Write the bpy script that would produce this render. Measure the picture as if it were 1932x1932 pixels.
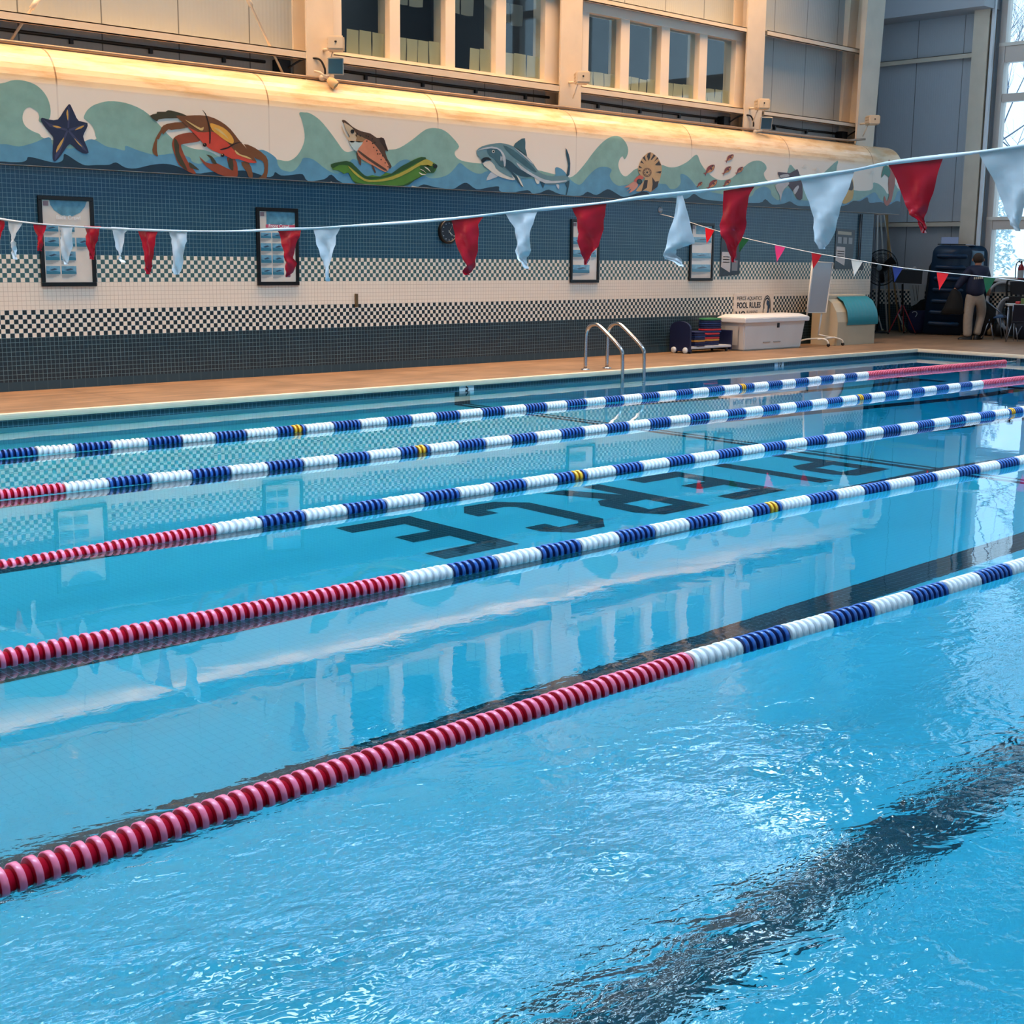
import bpy, bmesh, math, random
import numpy as np
from mathutils import Vector, Matrix
random.seed(7)
SC = bpy.context.scene
for _o in list(bpy.data.objects): bpy.data.objects.remove(_o, do_unlink=True)
COL = SC.collection

# ------------------------------------------------------------------ camera
FPX = 2580.3
YAW, PITCH, ROLL = math.radians(43.9356), math.radians(10.4945), math.radians(0.6217)
CAM = Vector((0.0, 0.0, 1.6013))
_cy, _sy = math.cos(YAW), math.sin(YAW)
FW = Vector((_sy*math.cos(PITCH), _cy*math.cos(PITCH), -math.sin(PITCH)))
_r = Vector((_cy, -_sy, 0.0)); _u = _r.cross(FW)
RT = _r*math.cos(ROLL) + _u*math.sin(ROLL)
UP = _u*math.cos(ROLL) - _r*math.sin(ROLL)
cd = bpy.data.cameras.new('camera'); cam = bpy.data.objects.new('camera', cd); COL.objects.link(cam)
cd.sensor_width = 36.0; cd.lens = FPX/1932.0*36.0; cd.clip_start = 0.05; cd.clip_end = 300
M3 = Matrix((RT, UP, -FW)).transposed()
cam.matrix_world = Matrix.Translation(CAM) @ M3.to_4x4()
SC.camera = cam

# ------------------------------------------------------------------ world, big lights, exposure
SC.view_settings.view_transform = 'Standard'; SC.view_settings.look = 'None'
SC.view_settings.gamma = 1.0; SC.view_settings.use_curve_mapping = False
SC.view_settings.exposure = 0.0
W = bpy.data.worlds.new('world'); SC.world = W; W.use_nodes = True
_bg = W.node_tree.nodes['Background']; _bg.inputs[0].default_value = (0.66, 0.84, 1.0, 1); _bg.inputs[1].default_value = 2.2
def area(name, loc, rot, sx, sy, power, col, spread=180):
    l = bpy.data.lights.new(name, 'AREA'); l.shape = 'RECTANGLE'; l.size = sx; l.size_y = sy
    l.energy = power; l.color = col; l.spread = math.radians(spread)
    o = bpy.data.objects.new(name, l); COL.objects.link(o); o.location = loc; o.rotation_euler = rot
    return o
# warm lamps high above the far deck, cool skylights over the lanes
area('warm_lamp_row', (9.9, 13.6, 8.3), (math.radians(3), 0, 0), 22, 1.4, 1080, (1.0, 0.57, 0.24), 116)
area('skylight_near', (8.5, 6.0, 10.6), (0, 0, 0), 19, 1.2, 1680, (0.58, 0.80, 1.0), 104)
area('clerestory_row', (10.0, 14.95, 10.2), (math.radians(-78), 0, 0), 27, 1.0, 1500, (0.66, 0.86, 1.0))
area('near_wall_fill', (9, -3.9, 4.6), (math.radians(90), 0, 0), 20, 1.6, 260, (0.62, 0.82, 1.0))  # cool fill light added in front of the solid near wall
_p = area('window_portal', (27.5, 7.2, 4.7), (0, math.radians(90), 0), 7.0, 14.0, 1, (1, 1, 1)); _p.data.cycles.is_portal = True
SC.cycles.use_denoising = True
SC.cycles.caustics_refractive = True; SC.cycles.caustics_reflective = True
SC.cycles.max_bounces = 9; SC.cycles.transmission_bounces = 6; SC.cycles.diffuse_bounces = 3; SC.cycles.glossy_bounces = 3; SC.cycles.transparent_max_bounces = 10
SC.cycles.sample_clamp_indirect = 6.0

# ------------------------------------------------------------------ pixel rays -> points on real planes
def ray(px, py): return (FW + RT*((px-966.0)/FPX) - UP*((py-966.0)/FPX)).normalized()
def onY(px, py, Y): d = ray(px, py); return CAM + d*(Y/d.y)
def onX(px, py, X): d = ray(px, py); return CAM + d*(X/d.x)
def onZ(px, py, Z): d = ray(px, py); return CAM + d*((Z-CAM.z)/d.z)
def onV(px, py, base, off=0.0):
    """vertical plane through `base`, square to the line of sight, pushed `off` metres further away"""
    h = Vector((base[0], base[1], 0)); n = h.normalized(); d = ray(px, py)
    return CAM + d*((h.length+off)/d.dot(n))
def onFloor(px, py, D):
    d = ray(px, py); p = CAM + d*((0-CAM.z)/d.z)
    h = Vector((d.x, d.y, 0))/1.333; dz = -math.sqrt(1-h.length_squared)
    q = Vector((h.x, h.y, dz)); return p + q*(-D/dz)

# ------------------------------------------------------------------ helpers
def lin(c):
    f = lambda v: (v/255.0/12.92) if v/255.0 <= 0.04045 else ((v/255.0+0.055)/1.055)**2.4
    return (f(c[0]), f(c[1]), f(c[2]), 1.0)
_M = {}
def mat(rgb, rough=0.5, metal=0.0, spec=0.5, noise=0.0, nscale=6.0, bump=0.0, bscale=40.0, name=None, sub=0.0, coat=0.0):
    key = (tuple(rgb), rough, metal, spec, noise, nscale, bump, bscale, coat)
    if key in _M: return _M[key]
    m = bpy.data.materials.new(name or 'surface'); m.use_nodes = True
    nt = m.node_tree; b = nt.nodes['Principled BSDF']; c = lin(rgb)
    b.inputs['Base Color'].default_value = c; b.inputs['Roughness'].default_value = rough
    b.inputs['Metallic'].default_value = metal; b.inputs['Specular IOR Level'].default_value = spec
    b.inputs['Coat Weight'].default_value = coat
    if noise > 0:
        tc = nt.nodes.new('ShaderNodeTexCoord'); n = nt.nodes.new('ShaderNodeTexNoise')
        n.inputs['Scale'].default_value = nscale; n.inputs['Detail'].default_value = 4
        nt.links.new(tc.outputs['Object'], n.inputs['Vector'])
        r = nt.nodes.new('ShaderNodeValToRGB')
        r.color_ramp.elements[0].position = 0.3; r.color_ramp.elements[1].position = 0.7
        r.color_ramp.elements[0].color = (c[0]*(1-noise), c[1]*(1-noise), c[2]*(1-noise), 1)
        r.color_ramp.elements[1].color = (min(1, c[0]*(1+noise)), min(1, c[1]*(1+noise)), min(1, c[2]*(1+noise)), 1)
        nt.links.new(n.outputs['Fac'], r.inputs['Fac']); nt.links.new(r.outputs['Color'], b.inputs['Base Color'])
    if bump > 0:
        tc = nt.nodes.new('ShaderNodeTexCoord'); n = nt.nodes.new('ShaderNodeTexNoise'); n.inputs['Scale'].default_value = bscale
        nt.links.new(tc.outputs['Object'], n.inputs['Vector'])
        bp = nt.nodes.new('ShaderNodeBump'); bp.inputs['Strength'].default_value = bump; bp.inputs['Distance'].default_value = 0.02
        nt.links.new(n.outputs['Fac'], bp.inputs['Height']); nt.links.new(bp.outputs['Normal'], b.inputs['Normal'])
    _M[key] = m
    return m
class NT:
    """tiny node-graph writer"""
    def __init__(s, name):
        s.m = bpy.data.materials.new(name); s.m.use_nodes = True; s.t = s.m.node_tree
        s.b = s.t.nodes['Principled BSDF']; s.out = s.t.nodes['Material Output']
        s.co = s.t.nodes.new('ShaderNodeTexCoord'); sp = s.t.nodes.new('ShaderNodeSeparateXYZ')
        s.t.links.new(s.co.outputs['Object'], sp.inputs[0]); s.x, s.y, s.z = sp.outputs
    def put(s, sock, v):
        if hasattr(v, 'is_output'): s.t.links.new(v, sock)
        else: sock.default_value = v
    def math(s, op, a, b=0.0, c=None):
        n = s.t.nodes.new('ShaderNodeMath'); n.operation = op; s.put(n.inputs[0], a); s.put(n.inputs[1], b)
        if c is not None: s.put(n.inputs[2], c)
        return n.outputs[0]
    def xyz(s, a, b, c=0.0):
        n = s.t.nodes.new('ShaderNodeCombineXYZ'); s.put(n.inputs[0], a); s.put(n.inputs[1], b); s.put(n.inputs[2], c); return n.outputs[0]
    def mix(s, f, a, b):
        n = s.t.nodes.new('ShaderNodeMix'); n.data_type = 'RGBA'; s.put(n.inputs[0], f); s.put(n.inputs[6], a); s.put(n.inputs[7], b); return n.outputs[2]
    def noise(s, vec, scale, detail=3.0, rough=0.5, dist=0.0):
        n = s.t.nodes.new('ShaderNodeTexNoise'); s.put(n.inputs['Vector'], vec); n.inputs['Scale'].default_value = scale
        n.inputs['Detail'].default_value = detail; n.inputs['Roughness'].default_value = rough; n.inputs['Distortion'].default_value = dist
        return n.outputs['Fac']
    def ramp(s, f, p0, p1):
        n = s.t.nodes.new('ShaderNodeMapRange'); n.interpolation_type = 'SMOOTHSTEP'; s.put(n.inputs[0], f); n.inputs[1].default_value = p0; n.inputs[2].default_value = p1; return n.outputs[0]
    def grid(s, u, v, size, gap, sv=None):
        """1 on the grout lines of a square grid"""
        def line(c, sz):
            f = s.math('FRACT', s.math('DIVIDE', c, sz)); d = s.math('ABSOLUTE', s.math('SUBTRACT', f, 0.5))
            return s.math('GREATER_THAN', d, 0.5-gap/sz/2)
        return s.math('MAXIMUM', line(u, size), line(v, sv or size))
    def checker(s, u, v, size):
        a = s.math('FLOOR', s.math('DIVIDE', u, size)); b = s.math('FLOOR', s.math('DIVIDE', v, size))
        return s.math('FLOORED_MODULO', s.math('ADD', a, b), 2.0)
    def bump(s, h, strength, dist):
        n = s.t.nodes.new('ShaderNodeBump'); s.put(n.inputs['Height'], h); n.inputs['Strength'].default_value = strength; n.inputs['Distance'].default_value = dist; return n.outputs[0]

class MB:
    """collects faces, builds one mesh object"""
    def __init__(s): s.v = []; s.f = []; s.mi = []; s.sm = []; s.m = 0; s.smooth = False
    def add(s, vs, fs, m=None, smooth=None):
        o = len(s.v); s.v += [tuple(p) for p in vs]
        for f in fs:
            s.f.append(tuple(i+o for i in f)); s.mi.append(s.m if m is None else m); s.sm.append(s.smooth if smooth is None else smooth)
        return s
    def box(s, a, b, m=None, bev=0.0):
        x0, x1 = sorted((a[0], b[0])); y0, y1 = sorted((a[1], b[1])); z0, z1 = sorted((a[2], b[2]))
        if bev <= 0:
            vs = [(x0,y0,z0),(x1,y0,z0),(x1,y1,z0),(x0,y1,z0),(x0,y0,z1),(x1,y0,z1),(x1,y1,z1),(x0,y1,z1)]
            return s.add(vs, [(3,2,1,0),(4,5,6,7),(0,1,5,4),(1,2,6,5),(2,3,7,6),(3,0,4,7)], m, False)
        bm = bmesh.new(); bmesh.ops.create_cube(bm, size=1.0)
        for v in bm.verts: v.co = Vector(((x0+x1)/2+v.co.x*(x1-x0), (y0+y1)/2+v.co.y*(y1-y0), (z0+z1)/2+v.co.z*(z1-z0)))
        bmesh.ops.bevel(bm, geom=bm.edges[:], offset=min(bev, (x1-x0)*.45, (y1-y0)*.45, (z1-z0)*.45), segments=2, affect='EDGES', profile=0.7)
        return s.bm(bm, m)
    def bm(s, bm, m=None, smooth=False):
        bm.verts.index_update()
        s.add([v.co.copy() for v in bm.verts], [[v.index for v in f.verts] for f in bm.faces], m, smooth); bm.free(); return s
    def tube(s, pts, r, n=8, m=None, caps=True, closed=False):
        pts = [Vector(p) for p in pts]; rs = r if isinstance(r, (list, tuple)) else [r]*len(pts)
        vs = []; fs = []; N = len(pts); prev = None
        for i, p in enumerate(pts):
            if closed: t = (pts[(i+1) % N]-pts[i-1]).normalized()
            else: t = (pts[min(i+1, N-1)]-pts[max(i-1, 0)]).normalized()
            if prev is None:
                a = Vector((0,0,1)) if abs(t.z) < 0.9 else Vector((1,0,0)); e1 = t.cross(a).normalized()
            else: e1 = (prev - t*prev.dot(t)).normalized()
            prev = e1; e2 = t.cross(e1)
            for k in range(n):
                an = 2*math.pi*k/n; vs.append(p + (e1*math.cos(an)+e2*math.sin(an))*rs[i])
        for i in range(N if closed else N-1):
            j = (i+1) % N
            for k in range(n): fs.append((i*n+k, i*n+(k+1) % n, j*n+(k+1) % n, j*n+k))
        if caps and not closed: fs += [tuple(range(n))[::-1], tuple((N-1)*n+k for k in range(n))]
        return s.add(vs, fs, m, True)
    def lathe(s, c, axis, prof, n=24, m=None, mats=None, smooth=True):
        """prof: (distance along axis, radius)"""
        c = Vector(c); ax = Vector(axis).normalized(); a = Vector((0,0,1)) if abs(ax.z) < 0.9 else Vector((1,0,0))
        e1 = ax.cross(a).normalized(); e2 = ax.cross(e1); vs = []
        for (t, r) in prof:
            for k in range(n):
                an = 2*math.pi*k/n; vs.append(c+ax*t+(e1*math.cos(an)+e2*math.sin(an))*r)
        for i in range(len(prof)-1):
            fs = [(i*n+k, (i+1)*n+k, (i+1)*n+(k+1) % n, i*n+(k+1) % n) for k in range(n)]
            o = len(s.v) if i == 0 else o
            if i == 0: s.v += [tuple(p) for p in vs]
            for f in fs: s.f.append(tuple(x+o for x in f)); s.mi.append((mats[i] if mats else (s.m if m is None else m))); s.sm.append(smooth)
        return s
    def ball(s, c, r, m=None, n=16, sq=(1,1,1)):
        bm = bmesh.new(); bmesh.ops.create_uvsphere(bm, u_segments=n, v_segments=max(6, n//2), radius=1)
        for v in bm.verts: v.co = Vector((c[0]+v.co.x*r*sq[0], c[1]+v.co.y*r*sq[1], c[2]+v.co.z*r*sq[2]))
        return s.bm(bm, m, True)
    def poly(s, pts, m=None):
        """one flat n-gon, ear-cut"""
        from mathutils.geometry import tessellate_polygon
        P = [Vector(p) for p in pts]; tris = tessellate_polygon([P])
        return s.add(P, [tuple(t) for t in tris], m, False)
    def prism(s, pts, ext, m=None):
        """polygon `pts` extruded by vector ext"""
        from mathutils.geometry import tessellate_polygon
        P = [Vector(p) for p in pts]; e = Vector(ext); n = len(P); tr = tessellate_polygon([P])
        fs = [tuple(t) for t in tr]+[tuple(x+n for x in t)[::-1] for t in tr]+[(i, (i+1) % n, (i+1) % n+n, i+n) for i in range(n)]
        return s.add(P+[p+e for p in P], fs, m, False)
    def build(s, name, mats, parent=None):
        me = bpy.data.meshes.new(name); me.from_pydata(s.v, [], s.f)
        if not isinstance(mats, (list, tuple)): mats = [mats]
        for m in mats: me.materials.append(m)
        me.polygons.foreach_set('material_index', s.mi); me.polygons.foreach_set('use_smooth', s.sm)
        bm = bmesh.new(); bm.from_mesh(me); bmesh.ops.recalc_face_normals(bm, faces=bm.faces); bm.to_mesh(me); bm.free()
        me.update()
        o = bpy.data.objects.new(name, me); COL.objects.link(o)
        if parent is not None: setp(o, parent)
        return o
def setp(o, parent):
    """parent while the child's mesh stays in world coordinates"""
    bpy_inv = world_of(parent).inverted(); o.parent = parent; o.matrix_parent_inverse = bpy_inv
def world_of(o):
    m = Matrix.LocRotScale(o.location, o.rotation_euler, o.scale)
    return world_of(o.parent) @ o.matrix_parent_inverse @ m if o.parent else m
def tag(o, label=None, cat=None, group=None, kind=None):
    if label: o['label'] = label
    if cat: o['category'] = cat
    if group: o['group'] = group
    if kind: o['kind'] = kind
    return o
def thing(name, label, cat, loc, group=None, kind=None):
    o = bpy.data.objects.new(name, None); COL.objects.link(o); o.location = loc; o.empty_display_size = 0.1
    return tag(o, label, cat, group, kind)
def smooth_path(P, n=6, closed=False):
    P = [Vector(p) for p in P]; N = len(P); out = []
    for i in range(N if closed else N-1):
        g = (lambda k: P[k % N]) if closed else (lambda k: P[max(0, min(N-1, k))])
        a, b, c, d = g(i-1), g(i), g(i+1), g(i+2)
        for k in range(n):
            t = k/n
            out.append(0.5*((2*b)+(c-a)*t+(2*a-5*b+4*c-d)*t*t+(3*b-a-3*c+d)*t**3))
    if not closed: out.append(P[-1])
    return out
def text_mesh(txt, size, m, name, parent, at, ex, ey, bold=0.0, sx=1.0):
    """flat lettering laid out from point `at` (centre) along ex, upright along ey"""
    cu = bpy.data.curves.new('lettering', 'FONT'); cu.body = txt; cu.size = size; cu.align_x = 'CENTER'; cu.align_y = 'CENTER'; cu.offset = bold
    to = bpy.data.objects.new('lettering', cu); COL.objects.link(to)
    dg = bpy.context.evaluated_depsgraph_get(); me = bpy.data.meshes.new_from_object(to.evaluated_get(dg))
    bpy.data.objects.remove(to, do_unlink=True)
    at, ex, ey = Vector(at), Vector(ex), Vector(ey)
    for v in me.vertices: v.co = at+ex*(v.co.x*sx)+ey*v.co.y
    me.materials.clear(); me.materials.append(m)
    o = bpy.data.objects.new(name, me); COL.objects.link(o)
    if parent is not None: setp(o, parent)
    return o
def copy_tree(o, parent=None):
    c = o.copy(); COL.objects.link(c)
    if parent is not None: c.parent = parent
    for ch in [x for x in bpy.data.objects if x.parent == o]: copy_tree(ch, c)
    return c
# ------------------------------------------------------------------ the setting
DECK = 0.11; WY = 14.60; MY = 14.53; PY = 12.50; PX0, PX1 = 0.75, 21.9; PY0 = 0.55; EX = 27.6; CEIL = 10.8
def depth(x):
    if x <= 11.2: return 0.95+0.04*x
    return min(3.0, 1.398+(x-11.2)*0.22)

# mosaic tile wall: dark rows, black checks, cream band, teal checks, blue-green rows
def tile_wall_mat():
    n = NT('mosaic_tile'); T = 0.05
    u, v = n.x, n.math('SUBTRACT', n.z, 0.69)
    ck = n.checker(n.math('ADD', n.x, n.y), v, T)
    cream = lin((244, 230, 212)); dark = lin((10, 32, 44)); black = lin((14, 28, 36)); teal = lin((62, 98, 100)); mid = lin((20, 72, 98))
    var = n.noise(n.co.outputs['Object'], 9.0, 2.0)
    c = dark
    g1 = n.math('GREATER_THAN', v, 0.0); g2 = n.math('GREATER_THAN', v, 0.30); g3 = n.math('GREATER_THAN', v, 0.60); g4 = n.math('GREATER_THAN', v, 0.90)
    c = n.mix(g1, c, n.mix(ck, cream, black)); c = n.mix(g2, c, cream); c = n.mix(g3, c, n.mix(ck, cream, teal)); c = n.mix(g4, c, mid)
    c = n.mix(n.math('MULTIPLY', var, 0.25), c, n.mix(0.4, c, lin((90, 120, 130))))
    gr = n.grid(n.math('ADD', n.x, n.y), v, T, 0.0045)
    band = n.math('MULTIPLY', g2, n.math('SUBTRACT', 1.0, g3))
    grout = n.mix(band, lin((128, 158, 164)), lin((190, 172, 150)))
    base = n.math('LESS_THAN', n.z, DECK+0.10)
    gr = n.math('MULTIPLY', gr, n.math('SUBTRACT', 1.0, base))
    gb = n.grid(n.math('ADD', n.x, n.y), n.z, 0.15, 0.005, 0.42)
    c = n.mix(base, c, lin((38, 66, 78)))
    col = n.mix(n.math('MULTIPLY', gr, n.mix(g1, (0.62,)*3+(1,), (0.75,)*3+(1,))), c, grout)
    col = n.mix(n.math('MULTIPLY', n.math('MULTIPLY', gb, base), 0.6), col, lin((90, 110, 115)))
    n.put(n.b.inputs['Base Color'], col); n.b.inputs['Roughness'].default_value = 0.28
    n.put(n.b.inputs['Normal'], n.bump(n.math('SUBTRACT', 1.0, gr), 0.25, 0.003))
    return n.m
TILE = tile_wall_mat()
def siding_mat(rgb, along='x', pitch=1.0, ribs=True):
    n = NT('ribbed_siding'); c = n.x if along == 'x' else n.y
    f = n.math('FRACT', n.math('DIVIDE', c, pitch)); seam = n.math('GREATER_THAN', n.math('ABSOLUTE', n.math('SUBTRACT', f, 0.5)), 0.492)
    rib = n.math('SINE', n.math('MULTIPLY', c, 2*math.pi/0.055))
    base = lin(rgb); v = n.noise(n.co.outputs['Object'], 2.2, 4.0)
    col = n.mix(n.math('MULTIPLY', v, 0.22), base, tuple(x*0.72 for x in base[:3])+(1,))
    col = n.mix(seam, col, tuple(x*0.3 for x in base[:3])+(1,))
    n.put(n.b.inputs['Base Color'], col); n.b.inputs['Roughness'].default_value = 0.5
    if ribs: n.put(n.b.inputs['Normal'], n.bump(rib, 0.22, 0.004))
    return n.m
SIDING = siding_mat((176, 182, 182)); SIDING_END = siding_mat((196, 200, 206), 'y', 1.08)
WHITE_STEEL = mat((224, 208, 186), 0.45, noise=0.05, nscale=3, name='painted_steel')
def deck_mat():
    n = NT('deck_concrete'); o = n.co.outputs['Object']
    a = n.noise(o, 1.1, 5.0, 0.6); b = n.noise(n.xyz(n.math('MULTIPLY', n.x, 0.6), n.math('MULTIPLY', n.y, 3.0), 0), 2.5, 4.0); c = n.noise(o, 45.0, 2.0)
    f = n.math('ADD', n.math('MULTIPLY', a, 0.5), n.math('MULTIPLY', b, 0.5))
    col = n.mix(n.ramp(f, 0.35, 0.66), lin((122, 94, 68)), lin((160, 124, 92)))
    col = n.mix(n.math('MULTIPLY', c, 0.25), col, lin((112, 92, 74)))
    j = n.math('FRACT', n.math('DIVIDE', n.math('ADD', n.x, 0.2), 2.4)); jl = n.math('GREATER_THAN', n.math('ABSOLUTE', n.math('SUBTRACT', j, 0.5)), 0.4955)
    k = n.math('LESS_THAN', n.math('ABSOLUTE', n.math('SUBTRACT', n.y, PY+0.55)), 0.012)
    col = n.mix(n.math('MULTIPLY', n.math('MAXIMUM', jl, k), 0.55), col, lin((92, 72, 56)))
    n.put(n.b.inputs['Base Color'], col); n.b.inputs['Roughness'].default_value = 0.55
    n.put(n.b.inputs['Normal'], n.bump(c, 0.15, 0.004)); return n.m
DECKM = deck_mat()
fl = MB(); g_ = .02; fl.box((-3, PY+g_, -0.25), (PX1+g_, 17.1, DECK)); fl.box((PX1+g_, -4, -0.25), (EX+.4, 17.1, DECK)); fl.box((-3, -4, -0.25), (PX1+g_, PY0-g_, DECK)); fl.box((-3, PY0-g_, -0.25), (PX0-g_, PY+g_, DECK))
tag(fl.build('floor', DECKM), 'tan concrete pool deck running along the tiled wall', 'floor', kind='structure')
wl = MB(); wl.box((-3, WY, DECK), (23.66, 17.1, 2.525))
tag(wl.build('wall_far', TILE), 'blue and cream mosaic tile wall with two checked bands', 'wall', kind='structure')
wu = MB(); wu.box((-3, 15.2, 3.6), (11.1, 15.3, CEIL))
for a, b in ((15.45, 15.9), (20.0, 23.7)): wu.box((a, 15.2, 3.6), (b, 15.3, CEIL))
for a, b in ((11.1, 15.45), (15.9, 20.0)): wu.box((a, 15.2, 3.6), (b, 15.3, 4.18)); wu.box((a, 15.2, 5.52), (b, 15.3, CEIL))
tag(wu.build('wall_upper', SIDING), 'cream ribbed metal siding above the mural', 'wall', kind='structure')
wr = MB(); wr.box((23.66, 17.1, DECK), (EX+.2, 17.25, CEIL))
tag(wr.build('wall_recess', siding_mat((150, 158, 168), 'x', 0.9)), 'grey ribbed back wall of the corner recess', 'wall', kind='structure')
we = MB(); we.box((EX, 14.3, 1.02), (EX+.2, 17.1, CEIL)); we.box((EX, -4, 1.02), (EX+.2, 14.3, 1.28)); we.box((EX, -4, 10.2), (EX+.2, 14.3, CEIL)); we.box((EX, -4, 1.28), (EX+.2, 0.2, 10.2))
tag(we.build('wall_end', SIDING_END), 'blue-grey ribbed end wall beside the tall window', 'wall', kind='structure')
wt = MB(); wt.box((EX-.02, -4, DECK), (EX+.2, 17.1, 1.02))
tag(wt.build('wall_end_tiles', TILE), 'checked tile base of the end wall', 'wall', kind='structure')
ce = MB(); ce.box((-3, -4, CEIL), (EX+.2, 17.25, CEIL+.2))
tag(ce.build('ceiling', mat((140, 164, 186), 0.7, noise=0.06, nscale=1.5, name='ceiling_paint')), 'pale ceiling high over the pool', 'ceiling', kind='structure')
sf = MB(); sf.box((26.9, 14.35, 6.72), (EX, 17.1, CEIL))
tag(sf.build('trim_1', mat((186, 190, 196), 0.6)), 'grey boxed bulkhead in the top right corner', 'bulkhead', kind='structure')

b = MB(); b.box((-3.2, -4.2, DECK), (-3, 17.25, CEIL+.2)); tag(b.build('wall_left', mat((150, 156, 160), .6, noise=.05, nscale=1.0)), 'pale wall at the left end of the pool hall', 'wall', kind='structure')
b = MB(); b.box((-3, -4.2, DECK), (EX+.2, -4, CEIL+.2)); tag(b.build('wall_near', mat((120, 128, 134), .6, noise=.05, nscale=1.0)), 'pale wall on the near side of the pool hall', 'wall', kind='structure')
# pool basin
def basin_mat():
    n = NT('pool_tile'); o = n.co.outputs['Object']
    gr = n.grid(n.x, n.y, 0.05, 0.004); v = n.noise(o, 3.0, 3.0)
    c = n.mix(n.math('MULTIPLY', v, 0.3), lin((224, 238, 240)), lin((196, 220, 226)))
    n.put(n.b.inputs['Base Color'], n.mix(n.math('MULTIPLY', gr, 0.22), c, lin((140, 176, 186)))); n.b.inputs['Roughness'].default_value = 0.5
    return n.m
def basin_wall_mat():
    n = NT('pool_wall_tile'); h = n.math('ADD', n.x, n.y)
    gr = n.grid(h, n.z, 0.05, 0.005)
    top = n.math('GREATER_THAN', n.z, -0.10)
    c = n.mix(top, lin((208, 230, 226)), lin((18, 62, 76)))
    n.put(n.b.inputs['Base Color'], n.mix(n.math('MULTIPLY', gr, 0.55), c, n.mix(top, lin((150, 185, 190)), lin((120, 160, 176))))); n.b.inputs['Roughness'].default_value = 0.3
    return n.m
def dark_tile_mat():
    n = NT('black_pool_tile'); gr = n.grid(n.x, n.y, 0.05, 0.0035)
    n.put(n.b.inputs['Base Color'], n.mix(n.math('MULTIPLY', gr, 0.5), lin((22, 22, 30)), lin((150, 165, 175)))); n.b.inputs['Roughness'].default_value = 0.4
    return n.m
basin = thing('pool_basin', 'tiled swimming pool basin under the water', 'pool', (11, 7, 0), kind='structure')
xs = [PX0]+[PX0+(i+1)*0.5 for i in range(int((PX1-PX0)/0.5))]+[PX1]; xs = sorted(set(xs+[11.2]))
b = MB(); vs = []; fs = []
for i, x in enumerate(xs):
    vs += [(x, PY0, -depth(x)), (x, PY, -depth(x))]
    if i: fs.append((2*i-2, 2*i-1, 2*i+1, 2*i))
b.add(vs, fs); b.build('basin_floor', basin_mat(), basin)
b = MB(); vs = []; fs = []
for yy in (PY0, PY):
    o_ = len(vs)
    for i, x in enumerate(xs):
        vs += [(x, yy, -depth(x)), (x, yy, DECK-.03)]
        if i: fs.append((o_+2*i-2, o_+2*i-1, o_+2*i+1, o_+2*i))
for xx in (PX0, PX1): fs.append(tuple(range(len(vs), len(vs)+4))); vs += [(xx, PY0, -depth(xx)), (xx, PY, -depth(xx)), (xx, PY, DECK-.03), (xx, PY0, DECK-.03)]
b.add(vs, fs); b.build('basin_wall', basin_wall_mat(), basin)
DT = dark_tile_mat()
def floor_strip(pts, name, lift=0.004):
    """polygon (x,y) laid on the sloping floor"""
    b = MB(); b.poly([(x, y, -depth(x)+lift) for x, y in pts]); return b.build(name, DT, basin)
for i in range(6):
    yc = 2.3768+1.829*i
    b = MB(); vs = []; fs = []; X = [x for x in xs if 0.9 <= x <= 20.3]; X = [.8]+X+[20.3]
    for k, x in enumerate(X):
        vs += [(x, yc-.125, -depth(x)+.004), (x, yc+.125, -depth(x)+.004)]
        if k: fs.append((2*k-2, 2*k-1, 2*k+1, 2*k))
    b.add(vs, fs)
    for x in (20.3,): b.add([(x-.12, yc-.45, -depth(x)+.006), (x+.12, yc-.45, -depth(x)+.006), (x+.12, yc+.45, -depth(x)+.006), (x-.12, yc+.45, -depth(x)+.006)], [(0, 1, 2, 3)])
    b.build('lane_marking', DT, basin)
b = MB(); b.add([(11.05, PY0, -depth(11.05)+.008), (11.3, PY0, -depth(11.3)+.008), (11.3, PY, -depth(11.3)+.008), (11.05, PY, -depth(11.05)+.008)], [(0, 1, 2, 3)])
b.box((11.05, PY-.006, -depth(11.2)), (11.3, PY+.002, -.02)); b.build('slope_marking', DT, basin)
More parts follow.
